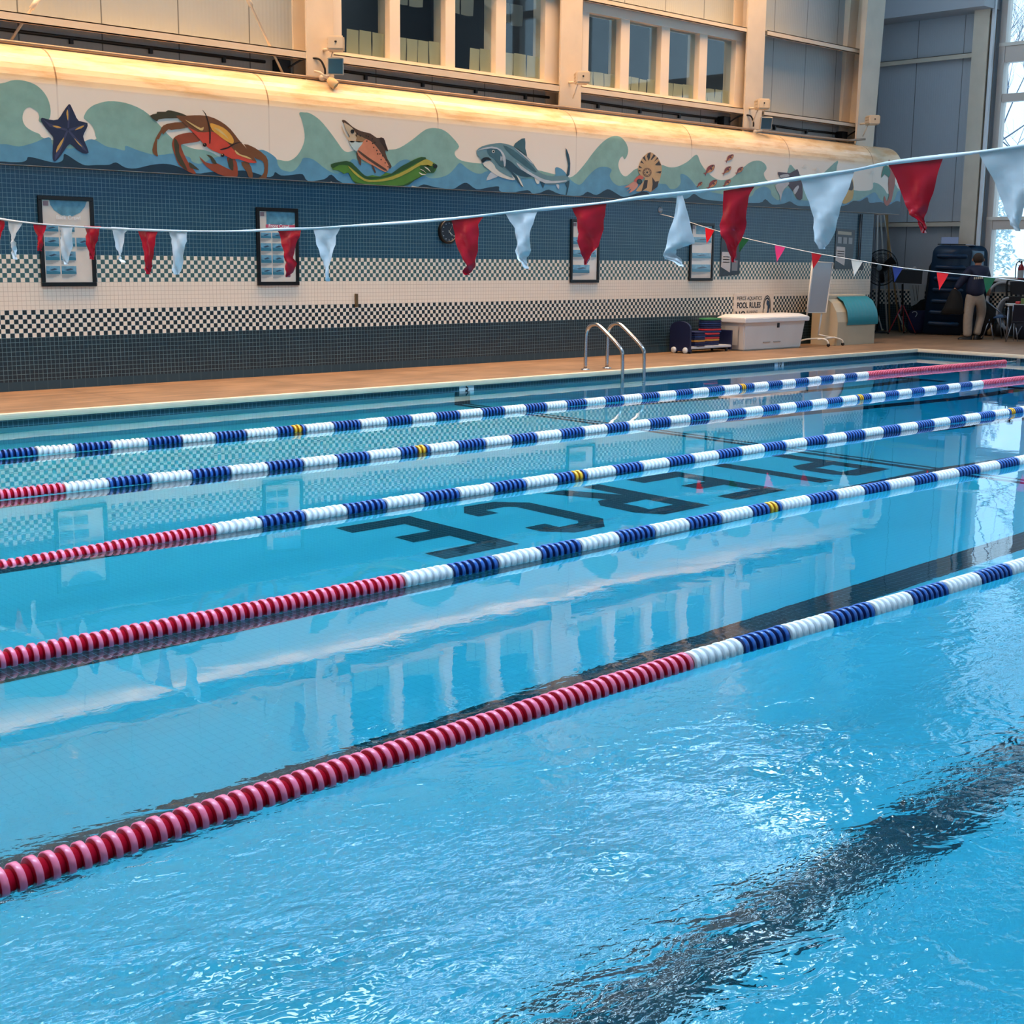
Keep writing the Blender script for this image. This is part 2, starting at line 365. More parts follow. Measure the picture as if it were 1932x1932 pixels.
# the floor lettering reads from the far side: tops point to the camera
def letter(ch, x0):
    w, h, t = 0.66, 1.16, 0.2; y0 = 6.40          # reader's right is -x, reader's up is -y
    def P(u, v): return (x0+w-u, y0+h-v)
    S = {'E': [[(0,0),(t,0),(t,h),(0,h)], [(t,0),(w,0),(w,t),(t,t)], [(t,h/2-t/2),(w-.14,h/2-t/2),(w-.14,h/2+t/2),(t,h/2+t/2)], [(t,h-t),(w,h-t),(w,h),(t,h)]],
         'I': [[(.16,0),(.16+t,0),(.16+t,h),(.16,h)]],
         'C': [[(0,.2),(t,.26),(t,h-.26),(0,h-.2)], [(0,.2),(.2,0),(.26,t),(t,.26)], [(0,h-.2),(t,h-.26),(.26,h-t),(.2,h)], [(.2,0),(w-.16,0),(w-.2,t),(.26,t)], [(.2,h),(.26,h-t),(w-.2,h-t),(w-.16,h)], [(w-.16,0),(w,.18),(w,.34),(w-t,.34),(w-t,t)], [(w-.16,h),(w-t,h-t),(w-t,h-.34),(w,h-.34),(w,h-.18)]],
         'P': [[(0,0),(t,0),(t,h),(0,h)], [(t,h-t),(w-.18,h-t),(w-.12,h),(t,h)], [(t,h*.42),(w-.12,h*.42),(w-.18,h*.42+t),(t,h*.42+t)], [(w-.12,h),(w-.18,h-t),(w-t,h-.28),(w,h-.18)], [(w-.12,h*.42),(w,h*.42+.14),(w-t,h*.42+.24),(w-.18,h*.42+t)], [(w-t,h-.28),(w-t,h*.42+.24),(w,h*.42+.14),(w,h-.18)]]}
    S['R'] = S['P']+[[(.18,h*.42),(.44,h*.42),(w,0),(w-.24,0)]]
    b = MB()
    for i, q in enumerate(S[ch]): b.poly([(P(u, v)[0], P(u, v)[1], -depth(P(u, v)[0])+.004+.0004*i) for u, v in q])
    b.build('floor_letter', DT, basin)
for ch, x0 in (('E', 5.58), ('C', 6.62), ('R', 7.62), ('E', 8.62), ('I', 9.48), ('P', 10.22)): letter(ch, x0)
# coping and gutter lip round the pool
cp = MB(); CW = .06
for a, c in (((PX0-.02, PY-.03, DECK-.05), (PX1+.02, PY+.05, DECK+.012)), ((PX1-.03, PY0, DECK-.05), (PX1+.05, PY+.05, DECK+.012)), ((PX0-.02, PY0-.05, DECK-.05), (PX1, PY0+.03, DECK+.012)), ((PX0-.05, PY0, DECK-.05), (PX0+.03, PY, DECK+.012))): cp.box(a, c, bev=.02)
tag(cp.build('trim_2', mat((232, 214, 186), 0.4, noise=0.08, nscale=4)), 'pale rounded coping along the pool edge', 'coping', kind='structure')
# depth figures on the far gutter tiles
for px, txt in ((881, '5'), (1471, '10')):
    c = onY(px, 734 if px < 1000 else 685, PY-.012); c.z = 0.03
    b = MB(); b.box((c.x-.12, PY-.008, -.02), (c.x+.12, PY+.004, .085)); p = b.build('depth_marker', mat((206, 216, 220), 0.4), basin)
    text_mesh(txt, 0.11, mat((20, 28, 36), 0.5), 'depth_figure', p, (c.x, PY-.012, .033), (1, 0, 0), (0, 0, 1), 0.003)

# water
def water_mat():
    n = NT('pool_water'); t = n.t; t.nodes.remove(n.b)
    o = n.co.outputs['Object']
    # ripples: strong in front of the camera and towards the end window, fading to a mirror by the far lanes
    near = n.math('SUBTRACT', 1.0, n.ramp(n.math('ADD', n.math('MULTIPLY', n.y, 1.0), n.math('MULTIPLY', n.x, 0.10)), 2.5, 4.3))
    right = n.math('MULTIPLY', n.ramp(n.x, 3.4, 5.0), n.math('SUBTRACT', 1.0, n.ramp(n.y, 2.9, 4.2)))
    patch = n.ramp(n.noise(o, 0.9, 2.0), 0.40, 0.62)
    amp = n.math('ADD', 0.010, n.math('MULTIPLY', near, n.math('ADD', 0.35, n.math('MULTIPLY', patch, 0.65))))
    w1 = n.noise(n.xyz(n.math('ADD', n.x, n.math('MULTIPLY', n.y, 0.5)), n.math('MULTIPLY', n.y, 1.6), 0.0), 5.5, 3.0, 0.55, 0.6)
    w2 = n.noise(o, 16.0, 2.0, 0.5, 0.4)
    w3 = n.noise(o, 1.7, 2.0, 0.5)
    w4 = n.noise(n.xyz(n.x, n.math('MULTIPLY', n.y, 1.4), 0.0), 42.0, 2.0, 0.5, 0.8)
    fine = n.math('MULTIPLY', n.math('SUBTRACT', 1.0, n.ramp(n.math('ADD', n.y, n.math('MULTIPLY', n.x, 0.22)), 2.75, 4.1)), n.ramp(n.noise(o, 1.6, 3.0), 0.36, 0.56))
    h = n.math('MULTIPLY', n.math('ADD', n.math('MULTIPLY', w1, 0.75), n.math('MULTIPLY', w2, 0.30)), amp)
    h = n.math('ADD', h, n.math('MULTIPLY', w3, n.math('ADD', n.math('ADD', 0.045, n.math('MULTIPLY', n.math('SUBTRACT', 1.0, n.ramp(n.y, 3.6, 5.6)), 0.05)), n.math('MULTIPLY', near, 0.09))))
    h = n.math('ADD', h, n.math('MULTIPLY', n.math('MULTIPLY', w4, fine), 0.12))
    nm = n.bump(h, 1.0, 0.02)
    g = t.nodes.new('ShaderNodeBsdfGlass'); g.inputs['IOR'].default_value = 1.333; g.inputs['Roughness'].default_value = 0.0
    g.inputs['Color'].default_value = (1, 1, 1, 1)
    t.links.new(nm, g.inputs['Normal']); t.links.new(g.outputs[0], n.out.inputs['Surface'])
    va = t.nodes.new('ShaderNodeVolumeAbsorption'); va.inputs['Color'].default_value = (0.05, 0.885, 0.985, 1); va.inputs['Density'].default_value = 1.0
    t.links.new(va.outputs[0], n.out.inputs['Volume'])
    return n.m
b = MB(); vs = []; fs = []; e = 0.03
for i, x in enumerate(xs):
    xx = min(max(x, PX0+.0), PX1-.0); x2 = xx-(e if i == 0 else 0)+(e if i == len(xs)-1 else 0); d = -depth(x)-e
    vs += [(x2, PY0-e, d), (x2, PY+e, d), (x2, PY+e, 0), (x2, PY0-e, 0)]
    if i:
        o0 = 4*i-4; o1 = 4*i
        for k in range(4): fs.append((o0+k, o0+(k+1) % 4, o1+(k+1) % 4, o1+k))
fs += [(0, 1, 2, 3), tuple(4*(len(xs)-1)+k for k in (3, 2, 1, 0))]
b.add(vs, fs); tag(b.build('pool_water', water_mat()), 'clear turquoise pool water with ripples in front', 'water', kind='stuff')
# ------------------------------------------------------------------ mural box above the tiles
mural = thing('mural_box', 'long round-topped cream box painted with sea creatures and waves above the tile wall', 'mural', (11, MY, 2.53))
prof = [(15.185, 2.53), (MY, 2.53), (MY, 3.40)]
for k in range(1, 11):
    a = math.pi/2*k/10; prof.append((MY+.43*(1-math.cos(a)), 3.40+.42*math.sin(a)))
prof += [(14.975, 3.80), (14.985, 3.70), (15.185, 3.70)]
def mural_mat():
    n = NT('mural_cream'); o = n.co.outputs['Object']
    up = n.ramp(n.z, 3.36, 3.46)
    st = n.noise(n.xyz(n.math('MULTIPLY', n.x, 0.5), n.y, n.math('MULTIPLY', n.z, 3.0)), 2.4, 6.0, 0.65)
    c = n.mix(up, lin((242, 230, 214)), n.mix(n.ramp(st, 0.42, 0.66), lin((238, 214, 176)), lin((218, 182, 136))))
    f = n.math('FRACT', n.math('DIVIDE', n.math('SUBTRACT', n.x, 8.45), 2.72)); w = n.math('MULTIPLY', n.noise(o, 3.0), 0.012)
    seam = n.math('MULTIPLY', n.math('LESS_THAN', n.math('ABSOLUTE', n.math('SUBTRACT', f, 0.5)), 0.0035), n.math('ADD', 0.15, n.math('MULTIPLY', up, 0.6)))
    n.put(n.b.inputs['Base Color'], n.mix(seam, c, lin((120, 84, 56)))); n.b.inputs['Roughness'].default_value = 0.2
    return n.m
b = MB(); vs = []
for x in (-2.99, 24.45): vs += [(x, y, z) for y, z in prof]
N_ = len(prof)
for k in range(N_): b.add([vs[k], vs[(k+1) % N_], vs[N_+(k+1) % N_], vs[N_+k]], [(0, 1, 2, 3)], 0, 3 <= k < N_-2)
b.poly([vs[k] for k in range(N_)]); b.poly([vs[N_+k] for k in range(N_)])
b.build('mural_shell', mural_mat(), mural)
b = MB(); b.box((-3, 14.99, 3.70), (24.4, 15.18, 3.712)); b.build('shade_ledge', mat((58, 54, 50), .9, noise=.2), mural)  # dark sheet added to cut bounce light in the gap above the mural
LAY = [0]
def Mx(x0, y0, s): return lambda pts: [(x0+p[0]*s, y0+p[1]*s) for p in pts]
def mp(pts, lay, zmin=2.535, zmax=3.9, smooth=3, closed=True):
    """photo outline -> painted outline on the mural face"""
    P = [onY(x, y, MY) for x, y in pts]
    if smooth: P = smooth_path(P, smooth, closed)
    out = []
    for p in P:
        z = max(zmin, p.z); y = MY
        if z > 3.40: s = min(1, (z-3.40)/.42); y = MY+.43*(1-math.sqrt(max(0, 1-s*s)))
        out.append(Vector((p.x, y-.002-.0012*lay, z)))
    return out
_seq = {}
def paint(b, pts, m, lay=2, smooth=3):
    b.poly(mp(pts, lay, smooth=smooth), m)
def disc(cx, cy, r, ry=None, n=14): return [(cx+r*math.cos(2*math.pi*k/n), cy+(ry or r)*math.sin(2*math.pi*k/n)) for k in range(n)]
PAINT = lambda rgb: mat(rgb, 0.4, noise=0.10, nscale=7, name='mural_paint')
green = [(-60,160),(0,157.6),(20.7,152),(36,151),(54,154.5),(70,162),(83,174.7),(91,188.7),(95,204),(95,216.6),(92.6,224),(85,231),(76.6,231),(73,227),(74,220),(71,211),(63,205),(55,202),(46.6,207),(42.4,218.7),(43.5,230),(50,240),(62,247.7),(74.5,253),(83,260.6),(130,268),(178,263.7),(180,256),(177,243.5),(170,233),(160.5,225.4),(158,220.7),(163.6,209),(174,200),(186,195),(205,191),(236,194),(270,208),(297,232),(326.5,263),(356,277.5),(370,281.5),(384,283),(399,288),(415,296),(450,304),(500,303),(523,301),(543,304),(560,294),(572,273),(574.6,253),(569,225.5),(564.5,213),(574,212.3),(585,214),(603.5,226.7),(622,248.5),(637.6,270),(647,282.6),(656,287),(669,284),(700,284),(732,282.6),(752.5,279.5),(777,264),(802,245),(821,241.6),(839.5,247),(855,261),(866,276.4),(858,285.7),(859.7,295),(870.6,302.8),(895,307.5),(930,310),(1000,318),(1060,332),(1080,333),(1101,312),(1120,286.5),(1138.5,266.7),(1155,257.4),(1169,257.4),(1180,268),(1185,282),(1183,293.5),(1178,300.5),(1174.6,294.6),(1169,300.5),(1166.5,312),(1171,326),(1180,333),(1190,326),(1199,319),(1225,312),(1248,311),(1262,315.6),(1278,314.4),(1297,305),(1314,291.5),(1321,306),(1329.5,319),(1343.5,333),(1360,340),(1381,335.4),(1399,319),(1415.7,306),(1432,303),(1443.6,310),(1446,319),(1441,327),(1445,338),(1457,345),(1480,338),(1490,311),(1502,322),(1530,345),(1556.6,323.7),(1580.7,302.7),(1578,322),(1590,345),(1612.5,359),(1640.5,359),(1647,353),(1647.5,344.6),(1657.6,347),(1668,356),(1676,366),(1687,347),(1693.5,355),(1699,358)]
blue = [(-60,273),(0,272),(15,272.7),(35,276.5),(55,272),(70,267),(83,261),(95,260),(100,275),(122,280),(150,278),(163,265),(178,263.7),(200,276),(218.6,280),(235,284),(237,275),(259.6,283.5),(290,292),(310,291.6),(326.5,290),(356,296),(361.5,304),(373.6,309),(387,305.7),(399,299),(415,295.6),(450,290),(488,283),(499,284),(512,291),(521.7,300),(524,311),(533,321),(553,323),(567,307.4),(572.4,298),(591,301),(616,320),(637.6,327.6),(655,312),(665.6,299.7),(684,307.5),(734,317),(755.6,303),(774,303),(790,323),(808.4,335.4),(827,335.4),(845.7,329),(858,316.8),(867.5,307.5),(880,317),(895,326),(908,327.6),(920,323),(950,330),(1000,338),(1044,334),(1047,317),(1056,317),(1066,325),(1074,337),(1087,347),(1096.6,347),(1110.6,330.7),(1127,316.8),(1143,315),(1153.6,320),(1150,330.7),(1155,342.4),(1166.5,350.5),(1180,349),(1225,345),(1248,347),(1257,348),(1264,356),(1276,355),(1284,344.7),(1283.6,329),(1294.6,331),(1306,342),(1320,356),(1360,366),(1413,372),(1425,358.7),(1441,351.7),(1453,358),(1456,368.7),(1468,378),(1474,368.7),(1482,356),(1493,358),(1501,375),(1516,378),(1560,380),(1612.5,379.6),(1637,368.7),(1651,363),(1662,378),(1684,381),(1693,362),(1699,360)]
navy = [(-60,304),(0,304.6),(20.7,306),(41.4,305.6),(49.7,302),(52.8,296.3),(67.3,298.4),(82.8,302.5),(101.4,306.7),(112.8,305.6),(119,300.5),(120.6,290.6),(129.4,294.2),(145,304.6),(160.5,311.8),(181,311.3),(205,311),(218.6,306.4),(235.7,316),(256,317.7),(283.5,311.5),(307.5,309),(331,312.6),(369.6,327),(396.5,324.6),(449,322),(461,322),(480,326),(504,334),(515,331.3),(519,324.6),(530,331),(551,330),(570.5,328.6),(580.7,341.6),(611.5,338),(625,329.6),(645.6,345),(700,352),(777,354),(799,348),(818,352.5),(852,357),(867.5,349),(880,344.7),(898.5,357),(920,354),(940.4,351.6),(942,360),(960.6,364),(995,358.7),(1004,365),(1019.6,363.4),(1035,357.8),(1057,366.5),(1094,369.6),(1108,361.8),(1125,368),(1145.4,357),(1160,363.4),(1176,371.5),(1199,365.7),(1213,361),(1222,364.5),(1236,375),(1267,372.7),(1294.6,375),(1308.5,365.7),(1320,372.7),(1334,377),(1380,381),(1432,383),(1443.6,375.7),(1457,386),(1479,384),(1490,380),(1502,387),(1519,389),(1588,389),(1609.4,379),(1622,379.6),(1636,372),(1640.5,382.7),(1662,381),(1675,387),(1690,379.6),(1699,381)]
for nm, ln, rgb, lay in (('painted_green_waves', green, (134, 176, 166), 0), ('painted_blue_waves', blue, (92, 150, 180), 1), ('painted_navy_waves', navy, (24, 50, 68), 2)):
    P = mp(ln, lay, closed=False); b = MB(); n_ = len(P)
    P = [p for p in P]
    lo = [Vector((p.x, MY-.002-.0012*lay, 2.534)) for p in (P[-1], P[0])]
    b.poly(P+lo, 0); b.build(nm, PAINT(rgb), mural)
# starfish
f = Mx(0, 140, .10352); b = MB()
paint(b, f([(1252,545),(1300,600),(1360,730),(1430,850),(1590,890),(1570,1000),(1510,1130),(1560,1280),(1610,1430),(1500,1440),(1380,1360),(1270,1270),(1180,1370),(1090,1500),(1000,1590),(955,1540),(960,1320),(968,1180),(945,1120),(860,1020),(745,860),(760,795),(900,830),(1050,825),(1150,680)]), 0, 4, 2)
for q in ([(1225,640),(1240,740),(1232,850),(1210,760),(1205,700)],[(950,940),(1050,945),(1110,975),(1030,980)],[(1360,1020),(1440,960),(1530,935),(1480,985)],[(1160,1150),(1120,1280),(1020,1430),(1040,1320)],[(1340,1160),(1420,1240),(1500,1330),(1420,1270)]): paint(b, f(q), 1, 5, 2)
for q in ([(1235,560),(1265,620),(1255,980),(1225,980)],[(780,820),(900,900),(1220,1000),(1200,1030),(900,960)],[(1570,900),(1250,1000),(1260,1030),(1480,990)],[(1000,1570),(1000,1480),(1210,1020),(1240,1030),(1080,1450)],[(1590,1420),(1500,1370),(1230,1040),(1260,1020),(1500,1290)]): paint(b, f(q), 2, 4.5, 0)
b.build('painted_starfish', [PAINT((34, 42, 72)), PAINT((206, 160, 84)), PAINT((62, 66, 98))], mural)
# crab
f = Mx(270, 190, .13458); b = MB()
BR, RU, OL = 0, 1, 2
for q, m, l in (([(90,210),(185,180),(195,155),(310,155),(345,135),(440,150),(610,210),(480,245),(300,250),(210,265),(185,290)],2,4),
 ([(330,325),(560,300),(625,375),(390,410),(350,400),(280,470),(260,450),(215,545),(195,540),(190,700),(205,780),(160,760),(125,690),(175,520),(235,420),(255,375)],0,4),
 ([(450,500),(560,460),(720,450),(800,545),(740,580),(560,605),(530,650),(620,850),(740,1020),(640,1000),(500,900),(440,760),(405,640),(410,560)],1,4), ([(640,860),(740,930),(780,975),(690,950),(650,930)],2,5),
 ([(780,780),(870,860),(960,885),(1040,880),(1220,970),(1200,900),(1170,800),(1260,800),(1310,870),(1325,1020),(1290,1090),(1150,1070),(960,980),(850,890)],1,4), ([(880,755),(960,780),(1030,880),(970,875),(940,810)],2,5),
 ([(1370,860),(1480,870),(1530,1010),(1525,1100),(1490,1110),(1450,1000),(1410,950)],0,4), ([(1410,610),(1560,660),(1720,780),(1750,900),(1725,1090),(1640,1125),(1610,1105),(1690,1010),(1690,880),(1640,830),(1540,790)],0,4),
 ([(430,520),(450,760),(520,900),(620,980),(560,850),(500,720),(500,620)],2,4.6), ([(1190,830),(1250,820),(1260,980),(1200,930)],2,4.6),
 ([(450,210),(560,215),(700,205),(900,215),(1080,290),(1220,400),(1330,540),(1400,620),(1500,740),(1590,865),(1480,870),(1330,820),(1240,810),(1100,750),(950,680),(830,590),(740,490),(640,390),(560,310)],0,6),
 ([(625,370),(760,440),(900,440),(1000,440),(1100,520),(1200,610),(1300,730),(1450,810),(1590,865),(1480,870),(1330,820),(1240,815),(1100,750),(950,690),(830,590),(740,490)],3,7),
 ([(930,320),(1000,330),(1120,380),(1210,460),(1260,540),(1255,600),(1200,590),(1120,540),(1030,470),(960,410)],4,8), ([(980,380),(1060,400),(1150,480),(1190,540),(1120,480)],5,8.6),
 ([(580,265),(680,320),(800,385),(840,365),(835,410),(790,415),(660,330)],5,8), ([(1280,690),(1350,750),(1450,780),(1520,825),(1400,790),(1300,745)],5,8),
 ([(815,125),(870,180),(910,290),(940,450),(935,595),(920,590),(920,440),(895,290),(855,180)],6,9), ([(1070,680),(1180,650),(1290,590),(1390,585),(1290,605),(1190,665),(1100,690)],6,9)): paint(b, f(q), m, l, 2)
for c in ((857, 620, 28), (1108, 765, 24)): paint(b, f(disc(*c)), 6, 9, 0); paint(b, f(disc(c[0]-6, c[1]-10, 7)), 5, 9.6, 0)
b.build('painted_crab', [PAINT((118, 74, 40)), PAINT((146, 68, 40)), PAINT((66, 62, 40)), PAINT((204, 70, 50)), PAINT((226, 164, 64)), PAINT((214, 184, 120)), PAINT((30, 18, 16))], mural)
# salmon
f = Mx(600, 210, .14493); b = MB()
for q, m, l in (([(305,125),(350,118),(450,205),(560,260),(680,290),(760,345),(850,350),(880,430),(910,520),(870,510),(900,620),(955,715),(900,740),(760,520),(600,370),(480,300),(400,330),(360,200)],0,4), ([(300,180),(330,250),(375,330),(410,330),(360,240),(330,150),(360,160),(440,215),(500,310),(490,380),(430,410),(380,360),(320,270)],1,5),
 ([(400,390),(480,390),(580,400),(540,480),(490,520),(440,470)],2,5), ([(480,300),(620,360),(580,400),(490,400),(500,340)],3,5), ([(620,360),(740,440),(830,570),(920,720),(870,790),(740,720),(560,620),(505,520),(560,440)],4,5.5),
 ([(530,510),(650,600),(880,750),(860,770),(640,630),(520,530)],0,6), ([(490,530),(550,600),(555,700),(530,680)],0,5), ([(690,700),(720,720),(750,795),(730,795)],0,5), ([(790,350),(850,350),(880,440),(905,515),(850,450)],5,6)): paint(b, f(q), m, l, 2)
paint(b, f(disc(442, 262, 26)), 6, 7, 0)
for x, y in ((505,292),(545,320),(630,388),(705,420),(735,405),(760,510),(800,555),(815,630),(868,672),(905,722),(720,470),(770,555),(835,580),(880,635),(700,360),(650,330),(620,320)): paint(b, f(disc(x, y, 9, n=7)), 6, 7, 0)
b.build('painted_salmon', [PAINT((84, 62, 46)), PAINT((206, 184, 154)), PAINT((184, 204, 204)), PAINT((150, 120, 84)), PAINT((208, 132, 98)), PAINT((60, 40, 32)), PAINT((26, 24, 22))], mural)
# eel
b = MB()
for q, m, l in (([(160,690),(240,690),(300,655),(420,660),(480,720),(560,800),(620,850),(700,830),(800,850),(880,795),(950,810),(1080,715),(1150,680),(1250,625),(1340,595),(1400,620),(1480,660),(1540,700),(1535,745),(1500,800),(1420,800),(1360,840),(1250,900),(1100,1000),(900,1000),(700,1000),(540,975),(450,910),(390,800),(330,815),(270,770),(190,760)],0,8),
 ([(160,690),(300,655),(420,660),(560,800),(640,850),(800,850),(950,810),(1080,715),(1340,595),(1400,625),(1280,670),(1080,780),(900,850),(700,885),(600,870),(480,780),(380,705),(260,700),(190,740)],1,9), ([(450,900),(600,960),(900,970),(1100,960),(1300,860),(1360,840),(1250,900),(1100,1000),(900,1003),(700,1003),(540,975)],1,9),
 ([(380,705),(480,790),(600,880),(750,895),(950,850),(1150,760),(1320,660),(1400,625),(1480,660),(1490,700),(1420,720),(1330,700),(1180,790),(960,890),(720,920),(590,905),(450,800)],2,10), ([(1320,720),(1420,700),(1500,740),(1500,800),(1400,800),(1340,790)],1,10),
 ([(1300,790),(1340,830),(1400,820),(1350,815)],3,11), ([(1310,750),(1370,780),(1410,815),(1360,765)],3,11), ([(1370,720),(1420,760),(1460,795),(1420,740)],3,11), (disc(1517,715,28),4,11), (disc(1490,690,9),4,11)): paint(b, f(q), m, l, 2)
paint(b, f([(1205,1000),(1220,970),(1290,985),(1520,1000),(1535,1025),(1210,1006)]), 3, 9, 0); paint(b, f([(150,950),(165,915),(180,950)]), 3, 9, 0); paint(b, f([(30,940),(50,925),(68,940)]), 3, 9, 0)
b.build('painted_eel', [PAINT((78, 128, 44)), PAINT((40, 80, 38)), PAINT((176, 164, 66)), PAINT((226, 220, 204)), PAINT((18, 26, 24))], mural)
# shark
f = Mx(880, 240, .11387); b = MB()
for q, m, l in (([(160,390),(250,320),(400,280),(560,262),(700,290),(790,330),(900,400),(1000,490),(1100,600),(1200,740),(1330,800),(1480,810),(1620,800),(1700,850),(1690,900),(1500,950),(1280,940),(1180,870),(1080,830),(900,850),(760,880),(600,840),(480,790),(350,690),(260,600),(230,520),(180,470)],0,4),
 ([(325,885),(370,780),(430,740),(520,810),(430,850)],1,4), ([(260,600),(380,560),(450,620),(560,700),(700,760),(800,850),(760,880),(600,840),(480,790),(350,690)],2,5), ([(640,530),(760,590),(850,680),(1000,760),(1080,820),(900,815),(760,740),(630,650)],3,5),
 ([(600,300),(760,370),(900,480),(1040,600),(1160,740),(1080,720),(900,590),(720,450)],4,5), ([(330,370),(440,350),(550,390),(600,520),(620,660),(540,640),(450,520),(380,480)],4,5), ([(170,390),(260,350),(420,320),(560,370),(640,500),(640,640),(615,640),(590,470),(500,360),(300,360)],1,6),
 ([(780,330),(900,420),(1000,500),(1100,610),(1060,590),(930,470)],1,6), ([(820,580),(980,700),(1200,830),(1400,890),(1650,880),(1600,910),(1300,930),(1100,820),(900,700)],1,6), ([(450,560),(560,680),(680,730),(770,840),(640,790),(480,680)],0,6),
 ([(775,320),(850,230),(965,182),(970,350),(1000,485),(900,410)],4,4), ([(240,540),(280,505),(360,500),(410,550),(330,540),(265,590)],5,7), ([(620,655),(700,690),(800,790),(860,870),(930,990),(890,960),(800,840),(720,740)],3,8), ([(820,790),(880,860),(935,985),(890,940)],2,8.5),
 ([(1640,345),(1690,450),(1715,600),(1700,790),(1650,800),(1680,640),(1650,480)],3,4.5), ([(1630,930),(1700,880),(1690,980),(1650,1150),(1640,1140),(1660,1000)],3,5), ([(1120,840),(1200,870),(1200,930),(1160,935)],2,5), ([(1210,870),(1290,900),(1270,1000),(1245,970)],3,5), ([(1480,950),(1530,955),(1525,1025),(1500,1000)],1,5)): paint(b, f(q), m, l, 2)
for x in (560, 580, 600): paint(b, f([(x,470),(x+12,500),(x+4,570),(x-6,540)]), 1, 7, 0)
paint(b, f(disc(438, 403, 25)), 2, 7, 0); paint(b, f(disc(440, 403, 15)), 5, 7.6, 0)
b.build('painted_shark', [PAINT((104, 142, 152)), PAINT((186, 196, 204)), PAINT((214, 214, 204)), PAINT((34, 70, 88)), PAINT((60, 100, 114)), PAINT((14, 18, 22))], mural)
# nautilus
f = Mx(1160, 270, .13975); b = MB()
paint(b, f([(470,122),(560,180),(610,260),(630,340),(610,470),(560,590),(480,660),(420,640),(280,650),(380,520),(400,470),(350,440),(310,370),(330,280),(380,190)]), 0, 4, 3)
for q in ([(440,140),(480,125),(470,200),(450,240),(430,180)],[(520,150),(545,170),(490,230),(480,220)],[(570,190),(585,205),(520,255)],[(590,240),(620,300),(560,300),(535,295)],[(600,380),(625,380),(610,410),(540,390)],[(500,460),(540,520),(590,510),(570,590),(490,650),(505,560)],[(395,500),(440,500),(430,600),(350,660),(370,600)],[(370,200),(395,170),(420,250)],[(340,260),(355,235),(390,280)],[(318,330),(325,305),(370,340)],[(315,380),(318,360),(360,380)]): paint(b, f(q), 1, 5, 0)
paint(b, f(disc(430, 395, 62)), 2, 5.5, 0); paint(b, f(disc(430, 395, 46)), 0, 6, 0)
for k in range(9):
    a = k*2*math.pi/9; paint(b, f([(430+46*math.cos(a), 395+46*math.sin(a)), (430+46*math.cos(a+.3), 395+46*math.sin(a+.3)), (430+22*math.cos(a+.5), 395+22*math.sin(a+.5))]), 1, 6.5, 0)
paint(b, f(disc(430, 395, 14)), 1, 7, 0)
paint(b, f([(250,505),(330,430),(385,470),(360,490),(320,490),(290,530)]), 3, 6, 2); paint(b, f([(120,600),(190,560),(250,520),(310,560),(270,625),(180,680),(215,620),(150,650),(200,600)]), 4, 6, 2)
paint(b, f(disc(325, 520, 38)), 5, 6.5, 0); paint(b, f(disc(328, 520, 20)), 6, 7, 0); paint(b, f([(225,720),(330,665),(420,655),(460,690),(440,715)]), 5, 7, 2)
b.build('painted_nautilus', [PAINT((202, 162, 112)), PAINT((52, 36, 28)), PAINT((128, 92, 58)), PAINT((204, 92, 72)), PAINT((206, 142, 122)), PAINT((26, 40, 56)), PAINT((30, 84, 76))], mural)
# shoal of small fish, drawn one by one
for cx, cy, L in ((1545, 205, 82), (1275, 360, 105), (1510, 370, 86), (1680, 370, 76), (1140, 560, 56), (1310, 560, 100), (1510, 540, 76)):
    b = MB(); ca, sa = math.cos(-.75), math.sin(-.75)
    def F(q): return f([(cx+(u*ca-v*sa)*L, cy+(u*sa+v*ca)*L) for u, v in q])
    paint(b, F([(-.95,-.28),(-.62,-.08),(-.3,-.28),(.1,-.42),(.6,-.3),(.9,0),(.6,.28),(.1,.36),(-.3,.22),(-.62,.08),(-.95,.28),(-.8,0)]), 0, 4, 2)
    paint(b, F([(-.5,.02),(0,.0),(.5,-.05),(.8,.02),(.5,.25),(0,.3),(-.35,.18)]), 1, 5, 2); paint(b, F([(.1,-.05),(.3,-.2),(.38,.1),(.15,.2)]), 2, 5.5, 2); paint(b, F(disc(.6, -.1, .09)), 3, 6, 0)
    b.build('painted_fish', [PAINT((136, 52, 44)), PAINT((206, 134, 70)), PAINT((96, 38, 36)), PAINT((24, 18, 18))], mural)
f = Mx(1420, 260, .15528); b = MB()
paint(b, f([(305,415),(450,430),(540,380),(570,470),(600,560),(600,740),(540,745),(500,670),(430,580),(330,480)]), 0, 4, 2); paint(b, f([(270,580),(400,510),(440,560),(380,620),(350,690),(335,780),(322,690)]), 1, 5, 2); paint(b, f([(490,640),(540,580),(560,600),(510,690)]), 1, 5, 2); paint(b, f([(330,455),(420,440),(440,470),(340,485)]), 1, 5, 2)
b.build('painted_whale', [PAINT((66, 38, 52)), PAINT((184, 186, 190))], mural)
b = MB(); paint(b, f([(1205,480),(1225,600),(1210,740),(1130,800),(1080,780),(1130,680),(1170,540)]), 0, 4, 2); paint(b, f([(1200,500),(1220,600),(1200,640),(1150,620),(1175,540)]), 1, 5, 2)
b.build('painted_pufferfish', [PAINT((206, 166, 84)), PAINT((66, 48, 38))], mural)
b = MB(); paint(b, f([(1660,270),(1690,290),(1720,400),(1725,560),(1700,680),(1680,770),(1630,830),(1590,780),(1600,700),(1625,770),(1655,700),(1645,560),(1655,440)]), 0, 4, 2); paint(b, f([(1560,490),(1590,350),(1640,345),(1670,420),(1650,480),(1600,440)]), 1, 5, 2)
b.build('painted_seahorse', [PAINT((170, 80, 56)), PAINT((24, 118, 96))], mural)
